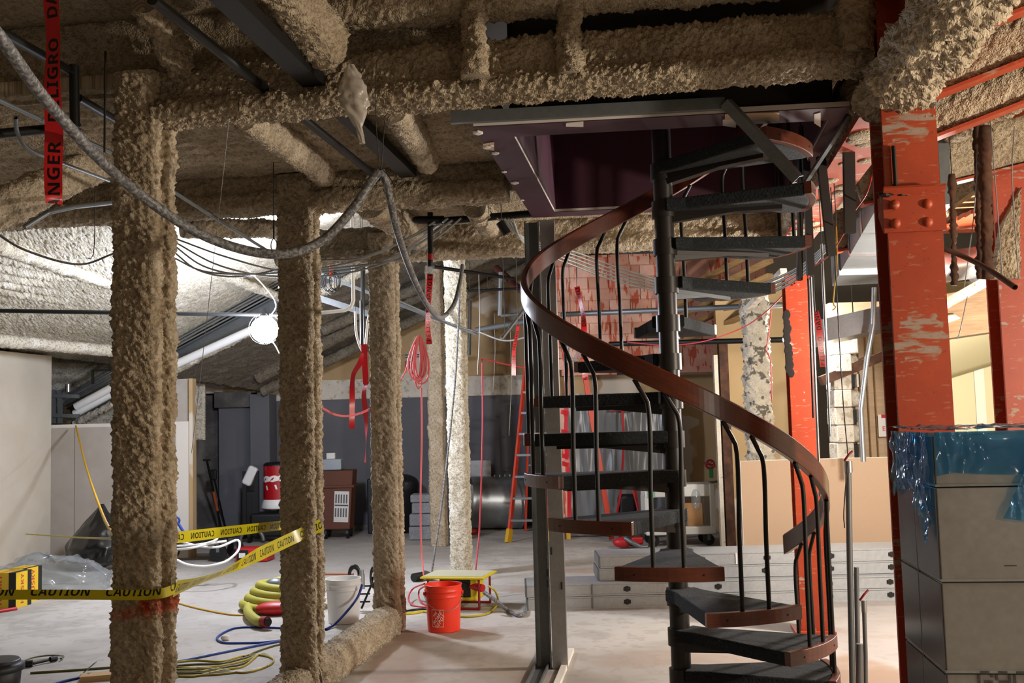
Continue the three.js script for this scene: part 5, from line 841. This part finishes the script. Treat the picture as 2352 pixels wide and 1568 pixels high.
pipe('long dark horizontal pipe behind the upper stair', [[1290, 722, 12.5], [1800, 700, 11.0]], 0.03, M.emt, 'drain_pipe');
pipe('second dark horizontal pipe lower behind the stair', [[1400, 790, 12.5], [1800, 780, 11.2]], 0.03, M.iron, 'drain_pipe');
wallRect('window_1', 1560, 785, 1650, 830, 14.95, M.iron, 'dark clerestory opening behind the stair pole', 0.05, 'window');
{ // grey protective plastic curtain
  const lo = P([[1300, 1218, 15.2], [1560, 1212, 15.2]]).map(p => p.setY(0.02)), hi = P([[1300, 905, 15.2], [1560, 900, 15.2]]);
  solo('plastic_curtain', 'grey translucent plastic curtain taped over an opening behind the stair', 'plastic curtain', patch(lo, hi, 120, 60, (x, y, z, u, v) => 0.05 * Math.abs(nz(x * 5, y * 0.8, 2)) + 0.03 * nz(x * 11, y * 2, 5), 0), M.vapour, null, 'raw');
  const rt = (lab, pts) => solo('red_tape_strip', lab, 'tape', ribbon(P(pts), 0.035, 1), M.redFilm, 'red tape strips on the curtain', 'raw');
  rt('short horizontal red tape strip on the plastic curtain', [[1402, 941, 15.05], [1460, 940, 15.05]]); rt('vertical red tape strip hanging on the plastic curtain', [[1430, 944, 15.0], [1432, 1000, 15.0], [1430, 1070, 15.0], [1424, 1150, 15.0]]); rt('short red tape strip low on the plastic curtain', [[1458, 1118, 15.0], [1466, 1170, 15.0]]);
}
{ // red wrapped post with ribbons
  const o = thing('pink_post', 'pinkish post wrapped with red ribbons behind the left balusters', 'post'); const p = fl(1300, 1236); part(o, 'post', bx(0.14, 2.0, 0.1, p.x - 0.02, 1.0, p.z), M.clay);
  part(o, 'red_wrap', ribbon(P([[1308, 1215, 14], [1306, 1100, 14], [1300, 1000, 14], [1302, 900, 14], [1296, 790, 14]]), 0.06, 1, t => 0.6 * Math.sin(t * 8)), M.redFilm, 'raw'); for (const v of [940, 985, 1040, 1058]) part(o, 'red_band', ribbon([...P([[1262, v, 13.9], [1285, v + 4, 13.85], [1306, v + 10, 13.9]])], 0.06, 1), M.redFilm, 'raw'); part(o, 'yellow_foot', bx(0.06, 0.12, 0.06, p.x + 0.03, 0.06, p.z + 0.1), M.yellowDark); }
{ const o = thing('orange_ladder_rail', 'orange ladder rail leaning against the plastic curtain', 'ladder rail'); part(o, 'rail', bar(at(1345, 870, 14.6), fl(1405, 1238, 0.02), 0.03, 0.07), M.ladder); }
solo('wire_bundle', 'bundle of thin pale wire hanging behind the stair balusters', 'wire bundle', [0, 1, 2, 3, 4].map(k => tube(P([[1305 + k * 4, 780, 12], [1298 + k * 5, 815, 12], [1312 + k * 4, 830, 12], [1330 + k * 2, 800, 12]]), 0.004)), M.wire);
{ // utility cart
  const p = fl(1560, 1250), o = thing('utility_cart', 'white wheeled utility cart carrying a cardboard box behind the stair', 'cart', null, p);
  const W = 0.92, D = 0.5; part(o, 'top_shelf', [bx(W, 0.16, D, 0, 0.72, 0, 0.015)], M.whitePaint); part(o, 'bottom_shelf', [bx(W, 0.1, D, 0, 0.2, 0, 0.015)], M.whitePaint);
  for (const x of [-1, 1]) for (const z of [-1, 1]) { part(o, 'leg', bx(0.07, 0.5, 0.05, x * (W / 2 - 0.035), 0.45, z * (D / 2 - 0.03)), M.whitePaint); wheel(o, x * (W / 2 - 0.1), 0.075, z * 0.18, 0.075, 0.035, 'z'); part(o, 'caster_fork', bx(0.04, 0.1, 0.05, x * (W / 2 - 0.1), 0.12, z * 0.18), M.emt); }
  part(o, 'green_tape', bx(0.1, 0.12, 0.004, -W / 2 + 0.08, 0.7, D / 2 + 0.003), std(0x7fbf95, 0.7)); part(o, 'handle', cyl(V(W / 2, 0.79, -0.2), V(W / 2 + 0.12, 0.8, -0.2), 0.015), M.emt);
  solo('cardboard_box', 'cardboard box on the lower shelf of the white cart', 'box', bx(0.32, 0.3, 0.3, p.x + 0.14, 0.4, p.z, 0.004), M.card); solo('black_crate', 'black crate with yellow print on the lower shelf of the cart', 'crate', bx(0.2, 0.16, 0.25, p.x - 0.22, 0.33, p.z + 0.05, 0.01), M.blackPlastic); const q = at(1598, 1140, 13.32); solo('plastic_bag', 'clear plastic bag hanging over the edge of the white cart', 'bag', [new THREE.IcosahedronGeometry(0.09, 2).scale(0.7, 1.5, 0.6).translate(q.x, q.y - 0.04, q.z)], M.film); }
{ const p = fl(1448, 1258), o = thing('red_mitre_saw', 'red and dark power saw on the floor left of the white cart', 'saw', null, p); part(o, 'guard', [sph(0.15, 0.02, 0.14, 0, 1.05, 0.8, 0.6)], std(0x2a2322, 0.5)); part(o, 'red_body', [sph(0.1, -0.1, 0.08, 0.05, 1.3, 0.7, 0.8), bx(0.16, 0.1, 0.14, 0.08, 0.1, 0.06, 0.03)], M.red); part(o, 'grey_handle', tube([V(-0.08, 0.14, 0.1), V(0.02, 0.08, 0.16), V(0.12, 0.03, 0.18), V(0.2, 0.03, 0.17)], 0.03), M.emt); }
{ const o = thing('black_backpack', 'black bag with red straps hanging behind the tread', 'bag'); const p = at(1440, 1150, 14.6); part(o, 'body', bx(0.26, 0.64, 0.15, p.x, 0.32, p.z, 0.06), M.blackPlastic); for (const s of [-1, 1]) part(o, 'strap', bar(V(p.x + s * 0.08, p.y + 0.16, p.z + 0.05), V(p.x + s * 0.17, p.y - 0.25, p.z + 0.08), 0.03, 0.02), M.red); }
{ const o = thing('valve_wheel', 'small red valve wheel with a green tag on the patched wall', 'valve'); const p = at(1631, 1066, 15.2); part(o, 'wheel', new THREE.TorusGeometry(0.06, 0.015, 8, 22).translate(p.x, p.y, p.z), M.redDark); for (let k = 0; k < 3; k++) { const a = k * Math.PI / 3; part(o, 'spoke', cyl(V(p.x - Math.cos(a) * 0.06, p.y - Math.sin(a) * 0.06, p.z), V(p.x + Math.cos(a) * 0.06, p.y + Math.sin(a) * 0.06, p.z), 0.007), M.redDark); } part(o, 'stem', cyl(V(p.x, p.y, p.z - 0.42), V(p.x, p.y, p.z), 0.015), M.emt); part(o, 'green_tag', bx(0.06, 0.13, 0.005, p.x + 0.01, p.y - 0.13, p.z + 0.01), M.greenTag); }
{ const o = thing('rusty_post', 'rust-brown steel post with flaking plaster beside the patched wall', 'post'), p = at(1668, 1000, 13.2).setY(0); part(o, 'post', bx(0.11, 2.6, 0.12, p.x, 1.3, p.z), M.rust); part(o, 'plaster_edge', bx(0.05, 2.45, 0.1, p.x - 0.1, 1.22, p.z), M.plaster); }
{ const a = at(1740, 900, 10.8).setY(0); const g = foamBar([[-0.13, -0.13], [0.13, -0.13], [0.13, 0.13], [-0.13, 0.13]], a, a.clone().setY(2.95), GD.clone().negate(), { cell: 0.025, amp: 0.04 }); solo('flaking_column', 'flaking grey and white column behind the drywall sheet', 'column', g, M.flaky, null, 'raw'); const b = at(1755, 690, 9.4); solo('flaking_bracket', 'pale peeling diagonal strip above the flaking column', 'strip', bar(at(1715, 712, 10), at(1800, 622, 9), 0.06, 0.05), M.plaster); }
wallRect('trim_plaster', 1500, 830, 1660, 858, 15.55, M.plaster, 'white plaster strip along the patched wall top', 0.05, 'trim');

// ------------------------------------------------------------------ drywall sheets and scaffold planks
{ const a = at(1702, 1100, 10.5), b = a.x + 3.0;
  [0, 1, 2].forEach(k => { const o = thing('drywall_sheet', ['front drywall sheet standing on edge behind the scaffold planks', 'second drywall sheet standing behind the front sheet', 'rearmost drywall sheet of the standing stack'][k], 'drywall sheet', 'drywall sheets standing on edge'); part(o, 'board', bx(3.0, 1.215, 0.014, (a.x + b) / 2 + k * -0.01, 0.6075, -10.5 - k * 0.02), k ? M.gypsum : M.boardTan); part(o, 'white_edge', [bx(3.0, 0.004, 0.0145, (a.x + b) / 2 - k * 0.01, 1.217, -10.5 - k * 0.02), bx(0.006, 1.215, 0.0145, a.x - 0.003 - k * 0.01, 0.6075, -10.5 - k * 0.02)], M.gypsum); }); }
{
  const H = 0.108, D = 0.48;
  const rows = [['bottom scaffold plank of the front stack', 1213, 0, 0], ['second scaffold plank of the front stack', 1211, 1, 0], ['third scaffold plank, pulled back from the left end', 1381, 2, 0.12], ['topmost scaffold plank of the front stack', 1384, 3, 0.12]];
  const slots = [[1440, 1620, 1905, 2045], [1440, 1650, 1905, 2045], [1458, 1605, 1760, 1910, 2050], [1615, 1765, 1912, 2052]];
  rows.forEach(([lab, u, k, back]) => {
    const x0 = at(u, 1380, 9.4).x, L = 3.68 - x0, z = -9.4 - D / 2 - back, y = k * (H + 0.004), o = thing('scaffold_plank', lab, 'scaffold plank', 'stacked aluminium scaffold planks', V(x0, y, z), 0.0);
    part(o, 'beam', prof(V(0, 0, 0), V(L, 0, 0), [[-D / 2, 0], [D / 2, 0], [D / 2, 0.012], [D / 2 - 0.006, 0.016], [D / 2 - 0.006, H - 0.016], [D / 2, H - 0.012], [D / 2, H], [-D / 2, H], [-D / 2, H - 0.012], [-D / 2 + 0.006, H - 0.016], [-D / 2 + 0.006, 0.016], [-D / 2, 0.012]], UP), M.alu);
    part(o, 'end_cap', bx(0.02, H * 0.9, D * 0.96, -0.008, H / 2, 0, 0.004), M.emt);
    for (const s of slots[k]) { const q = at(s, 1340, 9.4 + back).x - x0; part(o, 'slot', [bx(0.06, 0.034, 0.012, q, H / 2, D / 2 - 0.001, 0.005), bx(0.025, 0.048, 0.012, q, H / 2, D / 2, 0.004)], M.iron); }
    const j = at([1360, 1360, 1452, 1700][k], 1340, 9.4).x - x0; if (j > 0) part(o, 'splice', bx(0.012, H * 0.92, 0.006, j, H / 2, D / 2 + 0.002), k > 1 ? M.white : M.emt);
  });
}
// ------------------------------------------------------------------ right bay
{ // broken hollow block pier
  const o = thing('hollow_block_pier', 'broken white hollow-block wall end beside the plywood wall', 'pier'); const x0 = at(1907, 900, 11.4).x, w = 0.3, ch = 0.19;
  for (let k = 0; k < 12; k++) { const y = 0.02 + k * ch; part(o, 'block', bx(w * (0.62 + rr(-0.03, 0.03)), ch - 0.006, 0.3, x0 + 0.1 + rr(-0.01, 0.01), y + ch / 2, -11.4 + rr(-0.02, 0.02), 0.012), M.plaster); if (k % 2) part(o, 'block', new THREE.IcosahedronGeometry(0.09, 1).scale(0.9, 1.1, 0.9).translate(x0 + 0.25, y + ch / 2, -11.38), M.plaster); else { part(o, 'hollow', bx(0.12, ch - 0.05, 0.2, x0 + 0.25, y + ch / 2, -11.43), M.iron); part(o, 'web', bx(0.02, ch - 0.05, 0.26, x0 + 0.26, y + ch / 2, -11.39), M.plaster); } } part(o, 'block', bx(w, 0.25, 0.28, x0 + 0.15, 12 * ch + 0.15, -11.42, 0.02), M.plaster); }
for (const [i, u] of [1962, 1975, 1993, 2010].entries()) { const p = at(u, 900, 11.55); struct('trim_seam', bx(0.012, 2.4, 0.012, p.x, 1.3, p.z), M.oldWood, ['first', 'second', 'third', 'fourth'][i] + ' vertical seam batten of the plywood wall', 'trim'); }
struct('trim_header', [bar(at(1885, 875, 11.3), at(2040, 812, 11.3), 0.12, 0.1)], M.rust, 'charred sloping header above the hollow blocks', 'trim');
pipe('bent galvanised conduit in front of the plywood wall', [[2008, 660, 9.9], [2006, 745, 9.9], [1992, 820, 9.9], [1977, 940, 9.9], [1983, 1060, 9.9]], 0.025, M.conduit, 'conduit', 'conduit');
{ const p = at(2034, 977, 11.5), tE = canvasTex(256, 256, (g, w, h) => { g.fillStyle = '#e9e6e2'; g.fillRect(0, 0, w, h); g.fillStyle = '#c22a36'; g.fillRect(40, 0, 216, 40); g.font = 'bold 78px sans-serif'; g.fillStyle = '#d86a72'; g.fillText('EXIT', 40, 190); }); solo('exit_sign', 'white paper sign with red EXIT lettering on the plywood wall', 'sign', bx(0.24, 0.24, 0.006, p.x + 0.04, p.y, p.z), std(0xffffff, 0.7, 0, { map: tE }), null, true); }
for (const [lab, u0, v0, u1, v1, d, r] of [['long silver conduit hanging from the dark studs beside the far orange column', 1862, 636, 1884, 1140, 5.75, 0.008], ['shorter silver conduit hanging right of the long one', 1887, 560, 1907, 1002, 6.0, 0.008], ['thin dark conduit hanging beside the long silver one', 1856, 640, 1868, 960, 5.78, 0.006]])
  solo('hanging_conduit', lab, 'conduit', cyl(at(u0, v0, d), at(u1, v1, d), r, 10), u0 === 1856 ? M.steelDark : M.conduit, 'hanging conduits right of the stair');
hangWire('hanging_wire', 'long black wire hanging right of the stair down to the stub conduit', [[1908, 430, 5.5], [1920, 640, 5.5], [1935, 900, 5.5], [1948, 1050, 5.5]], 0.003, M.wireDark, 'thin hanging wires');
hangWire('hanging_wire', 'yellow wire with a tangle hanging in front of the duct', [[1921, 520, 5.9], [1922, 600, 5.9], [1914, 690, 5.9], [1920, 705, 5.9], [1912, 712, 5.9]], 0.004, M.yellowDark, 'thin hanging wires');
hangWire('red_wire', 'bright red wire running from the riveted column towards the stair', [[2005, 395, 5.0], [1990, 445, 5.1], [1960, 490, 5.3], [1930, 550, 5.6], [1900, 590, 5.9], [1862, 615, 6.1]], 0.004, M.red, 'red wires', 'wire'); hangWire('red_wire', 'red wire sagging behind the stair pole to the flaking column', [[1440, 785, 10], [1520, 792, 10], [1610, 785, 10], [1700, 755, 10], [1760, 715, 9.5], [1825, 650, 8.0]], 0.006, M.redCord, 'red wires', 'wire'); hangWire('red_wire', 'thin red wire hanging left of the far orange column', [[1772, 712, 8], [1762, 790, 8], [1758, 800, 8], [1770, 830, 8], [1772, 900, 8], [1774, 922, 8]], 0.005, M.redCord, 'red wires', 'wire');
{ // ducts above
  const o = thing('galvanised_duct', 'large grey rectangular duct overhead behind the riveted column', 'duct'); const q = P([[1905, 640, 9.2], [2010, 430, 6.0]]); part(o, 'duct_body', bar(q[0].clone().add(V(0.24, 0.14, 0)), q[1].clone().add(V(0.22, 0.08, 0)), 0.42, 0.4), M.galvDull); for (let k = 1; k < 4; k++) { const p = q[0].clone().lerp(q[1], k / 4).add(V(0.23, 0.11, 0)); part(o, 'flange', bar(p, p.clone().add(V(0, 0, 0.03)), 0.46, 0.44), M.galv); }
  const o2 = thing('galvanised_duct', 'flat grey cross duct above the plywood wall', 'duct'); part(o2, 'duct_body', bar(at(1840, 775, 10.6), at(2090, 720, 10.2), 0.5, 0.22), M.galv); 
  const o3 = thing('round_duct', 'shiny round duct behind the rusty hangers', 'duct'); part(o3, 'duct_body', cyl(at(2120, 620, 7.9), at(2255, 600, 7.9), 0.12, 24), M.galv); for (const u of [2140, 2230]) part(o3, 'seam_ring', cyl(at(u, 614, 7.9), at(u + 4, 613, 7.9), 0.125, 24), M.galv); }
{ const mk = (lab, a, b, w) => solo('foam_hanger', lab, 'hanger', foamBar([[-w, -w], [w, -w], [w, w], [-w, w]], at(...b), at(...a), GD.clone().negate(), { cell: 0.014, amp: 0.014 }), M.rust, 'rusty foam-flecked hangers in the right bay', 'raw'); mk('thin rusty hanger right of the riveted bracket', [2186, 400, 5.6], [2192, 655, 5.6], 0.018); mk('thick dark hanger in front of the right edge column, upper part', [2262, 290, 5.5], [2268, 640, 5.5], 0.028); mk('rusty hanger left of the thick dark one', [2243, 290, 5.6], [2252, 640, 5.6], 0.018);
  solo('broken_pipe', 'loose brown pipe sticking out diagonally in front of the right edge column', 'pipe', tube(P([[2165, 570, 5.4], [2215, 590, 5.35], [2270, 618, 5.2], [2332, 660, 5.0]]), 0.014), M.rust);
  for (const [i, p] of [[[2274, 270, 5.3], [2290, 470, 5.3], [2302, 630, 5.3]], [[2330, 290, 5.2], [2325, 420, 5.2], [2340, 640, 5.2]], [[2248, 290, 5.5], [2238, 480, 5.6], [2215, 660, 5.8]], [[2222, 680, 6.4], [2205, 760, 6.4], [2198, 778, 6.4]]].entries()) hangWire('hanging_wire', ['thin wire hanging left in front of the right edge column', 'thin wire hanging along the picture edge at the right', 'thin wire hanging between the rusty hangers', 'thin looped wire below the tan beam at the right'][i], p, 0.003, M.wire, 'thin hanging wires');
  const c = at(2140, 236, 4.3); solo('clamp', 'small grey pipe clamp at the foam edge above the riveted column', 'clamp', bx(0.03, 0.06, 0.05, c.x, c.y, c.z, 0.006), M.galvDull); }
solo('tan_timber_beam', 'broad tan timber beam behind the right edge column', 'beam', bar(at(2130, 735, 8.6), at(2420, 690, 8.2), 0.2, 0.36), M.timberDark);
solo('lit_pink_flange', 'orange steel flange coloured pale pink as lit, sloping above the tan timber beam', 'flange', bar(at(2130, 722, 8.0), at(2290, 632, 7.4), 0.12, 0.03), M.clayPale);  // orange flange given a pale pink for the light falling on it
struct('ceiling_soffit_right', patch(P([[2150, 878, 9.5], [2400, 800, 9.5]]), P([[2150, 740, 8.4], [2400, 700, 8.4]]), 20, 10, () => 0), M.yellowWall, 'sloping pale soffit strongly lit by the hidden lamp', 'ceiling', 'raw');
{ const a = at(2242, 800, 9.58), b = at(2262, 1000, 9.58); struct('trim_joint', bx(0.09, 2.4, 0.008, (a.x + b.x) / 2, 1.2, -9.59), M.jointTape, 'pale vertical joint tape strip on the yellow wall', 'trim'); }
// stub conduits rising from the floor right of the stair
{ const mk = (lab, pts, r, extra) => { const o = thing('stub_conduit', lab, 'conduit', 'stub conduits right of the stair'); const q = P(pts); q[q.length - 1].setY(0); part(o, 'pipe', poly(q, r, 12), M.emt); if (extra) { part(o, 'coupling', cyl(q[0], q[0].clone().add(V(0, -0.06, 0)), r * 1.3, 12), M.conduit); part(o, 'wire_tail', tube([q[0].clone().add(V(-0.02, 0.0, 0)), q[0].clone().add(V(0, 0.03, 0.01)), q[0].clone().add(V(0.025, 0.05, 0))], 0.006), M.redDark); } };
  mk('tallest grey stub conduit with red wire ends right of the stair', [[1948, 1058, 5.5], [1952, 1300, 5.5], [1957, 1620, 5.5]], 0.016, true); mk('medium grey stub conduit beside the tallest one', [[1967, 1302, 5.5], [1970, 1500, 5.5], [1972, 1620, 5.5]], 0.013); mk('short stub conduit with a silver coupling and red wire', [[1984, 1378, 5.4], [1988, 1500, 5.4], [1985, 1620, 5.4]], 0.011, true); mk('shortest stub conduit at the front of the cluster', [[1974, 1478, 5.3], [1974, 1560, 5.3], [1974, 1640, 5.3]], 0.018); hangWire('hanging_wire', 'loose thin black wire curling off the tallest stub conduit', [[1947, 1062, 5.48], [1942, 1120, 5.46], [1938, 1180, 5.45], [1940, 1212, 5.45]], 0.003, M.wireDark, 'thin hanging wires'); }
solo('floor_edging', 'pale broken edging strip on the floor beside the stud post track', 'edging', bar(fl(1312, 1492, 0.015), fl(1268, 1600, 0.015), 0.04, 0.03), M.gypsum);
// galvanised ducts stacked upright, blue film on top
{
  const c = at(2163, 1335, 3.15), o = thing('wrapped_duct_stack', 'stack of galvanised duct sections wrapped with blue film at the right corner', 'duct stack'); const W = 0.8, D = 0.5, top = 1.585;
  const base = V(c.x, 0, c.z), pt = (r, a, y) => off(base, r, y, a), ctr = (y) => pt(W / 2, D / 2, y);
  const seams = [0.0, at(2165, 1545, 3.15).y, at(2163, 1335, 3.15).y, at(2160, 1117, 3.15).y, top];
  for (let k = 0; k < 4; k++) { const h = seams[k + 1] - seams[k], b = bx(W, h - 0.008, D, 0, 0, 0, 0.003).rotateY(-TH).translate(ctr(0).x, seams[k] + h / 2, ctr(0).z); const s = part(o, 'duct_section', b, M.ductSkin); part(s, 'edge_flange', bx(W + 0.006, 0.007, D + 0.006, 0, 0, 0).rotateY(-TH).translate(ctr(0).x, seams[k] + 0.003, ctr(0).z), M.alu); }
  for (let k = 0; k < 4; k++) for (const [a0, a1] of [[0.006, 0.252], [0.268, 0.494]]) { const h = seams[k + 1] - seams[k], q = pt(-0.0025, (a0 + a1) / 2, seams[k] + h / 2); part(o, 'side_panel', bx(0.004, h - 0.014, a1 - a0).rotateY(-TH).translate(q.x, q.y, q.z), M.ductMirror); }
  part(o, 'vertical_seam', bx(0.006, top, 0.012).rotateY(-TH).translate(pt(-0.001, 0.26, 0).x, top / 2, pt(-0.001, 0.26, 0).z), M.emt);
  const tG = canvasTex(512, 256, (g, w, h) => { g.clearRect(0, 0, w, h); g.fillStyle = '#1d1b1b'; const F = { G: ['01110', '10001', '10000', '10111', '10001', '10001', '01110'], 9: ['01110', '10001', '10001', '01111', '00001', '10001', '01110'], 0: ['01110', '10001', '10001', '10001', '10001', '10001', '01110'] }; let x = 10; for (const ch of ['G', '9', '0']) { F[ch].forEach((row, j) => [...row].forEach((b, i) => { if (b === '1') for (let q = 0; q < 3; q++) for (let r = 0; r < 3; r++) g.fillRect(x + i * 30 + q * 10, 20 + j * 30 + r * 10, 8, 8); })); x += 170; } });
  const pr = pt(0.155, -0.006, at(2282, 1566, 3.13).y); part(o, 'stamped_lettering', new THREE.PlaneGeometry(0.15, 0.075).rotateY(-TH).translate(pr.x, pr.y, pr.z), std(0xffffff, 0.6, 0, { map: tG, transparent: true, alphaTest: 0.5 }), true);
  const mk = pt(0.195, -0.005, at(2315, 1299, 3.12).y); part(o, 'pen_mark', bx(0.035, 0.002, 0.001).rotateY(-TH).translate(mk.x, mk.y, mk.z), M.iron);
  // film: top sheet, front drape, hanging tongues
  const wr = a => (x, y, z) => 0.006 + a * Math.abs(nz(x * 22, y * 10, z * 22)) + a * 0.5 * nz(x * 50, y * 24, z * 50);
  const film = (n, lo, hi, nu, nv, a) => part(o, n, patch(lo, hi, nu, nv, wr(a), 0), M.blueFilm, 'raw');
  film('film_top', [pt(-0.02, -0.01, top + 0.005), pt(W, -0.01, top + 0.012)], [pt(-0.02, D, top + 0.01), pt(W, D, top + 0.005)], 50, 30, 0.014);
  film('film_front', [pt(0.0, -0.008, top - 0.125), pt(0.05, -0.008, top - 0.115), pt(0.15, -0.008, top - 0.122), pt(W, -0.008, top - 0.13)], [pt(-0.0, -0.006, top + 0.006), pt(0.05, -0.006, top + 0.006), pt(0.15, -0.006, top + 0.006), pt(W, -0.006, top + 0.01)], 70, 24, 0.012);
  film('film_side', [pt(-0.008, D, top - 0.22), pt(-0.008, D * 0.8, top - 0.19), pt(-0.01, D * 0.45, top - 0.18), pt(-0.012, D * 0.28, top - 0.25), pt(-0.012, 0.06, top - 0.33), pt(-0.012, 0.02, top - 0.33)], [pt(-0.006, D, top + 0.005), pt(-0.006, D * 0.8, top + 0.005), pt(-0.006, D * 0.5, top + 0.005), pt(-0.006, D * 0.3, top + 0.005), pt(-0.006, 0.08, top + 0.005), pt(-0.006, 0, top + 0.005)], 80, 50, 0.02);
  film('film_tongue', [pt(0.175, -0.02, top - 0.25), pt(0.24, -0.02, top - 0.26), pt(0.4, -0.02, top - 0.25)], [pt(0.3, -0.02, top + 0.0), pt(0.36, -0.02, top + 0.0), pt(0.46, -0.02, top + 0.0)], 50, 40, 0.02);
}

// ------------------------------------------------------------------ hangers from which the loose services hang
function hold(name, u, v, d, top, r = 0.003, m = M.wireDark) { const o = scene.getObjectByName(name), q = at(u, v, d); part(o, 'hanger_wire', cyl(q, q.clone().setY(top), r, 6), m); }
hold('black_pipe_007', 1152, 516, 7.0, 3.34); hold('black_pipe_008', 1080, 692, 12.5, 5.35); hold('black_pipe_009', 1120, 666, 12.5, 5.35);
hold('drain_pipe_001', 1160, 746, 13.0, 5.35); hold('drain_pipe_005', 1520, 785, 12.14, 5.35); hold('broken_pipe', 2168, 571, 5.4, 3.7);
hold('conduit_005', 830, 692, 10.0, 5.35); hold('conduit_006', 816, 716, 9.8, 5.35); hold('conduit_008', 1218, 692, 9.5, 5.35); hold('flex_conduit', 1160, 782, 11.4, 5.35);
hold('danger_tape_002', 1190, 747, 9.0, 5.35); hold('danger_tape_003', 1872, 716, 6.2, 3.8); hold('danger_tape_004', 1325, 659, 9.0, 5.35); hold('red_ribbon_001', 836, 791, 9.4, 5.35);
hold('foam_hanger', 2186, 402, 5.6, 3.8); hold('hanging_conduit', 1862, 637, 5.75, 3.3); hold('hanging_conduit_001', 1887, 561, 6.0, 3.3); hold('hanging_conduit_002', 1856, 641, 5.78, 3.3);
hold('hanger_rod', 242, 120, 4.5, 3.34); hold('wire_bundle', 1312, 782, 12, 5.35); hold('hook_hanger', 629, 506, 6.2, 3.3);
hold('galvanised_duct_001', 1960, 735, 10.4, 5.35, 0.006); hold('hanging_wire_007', 2274, 271, 5.3, 3.8); hold('hanging_wire_008', 1921, 522, 5.9, 3.3);

renderer.render(scene, camera);
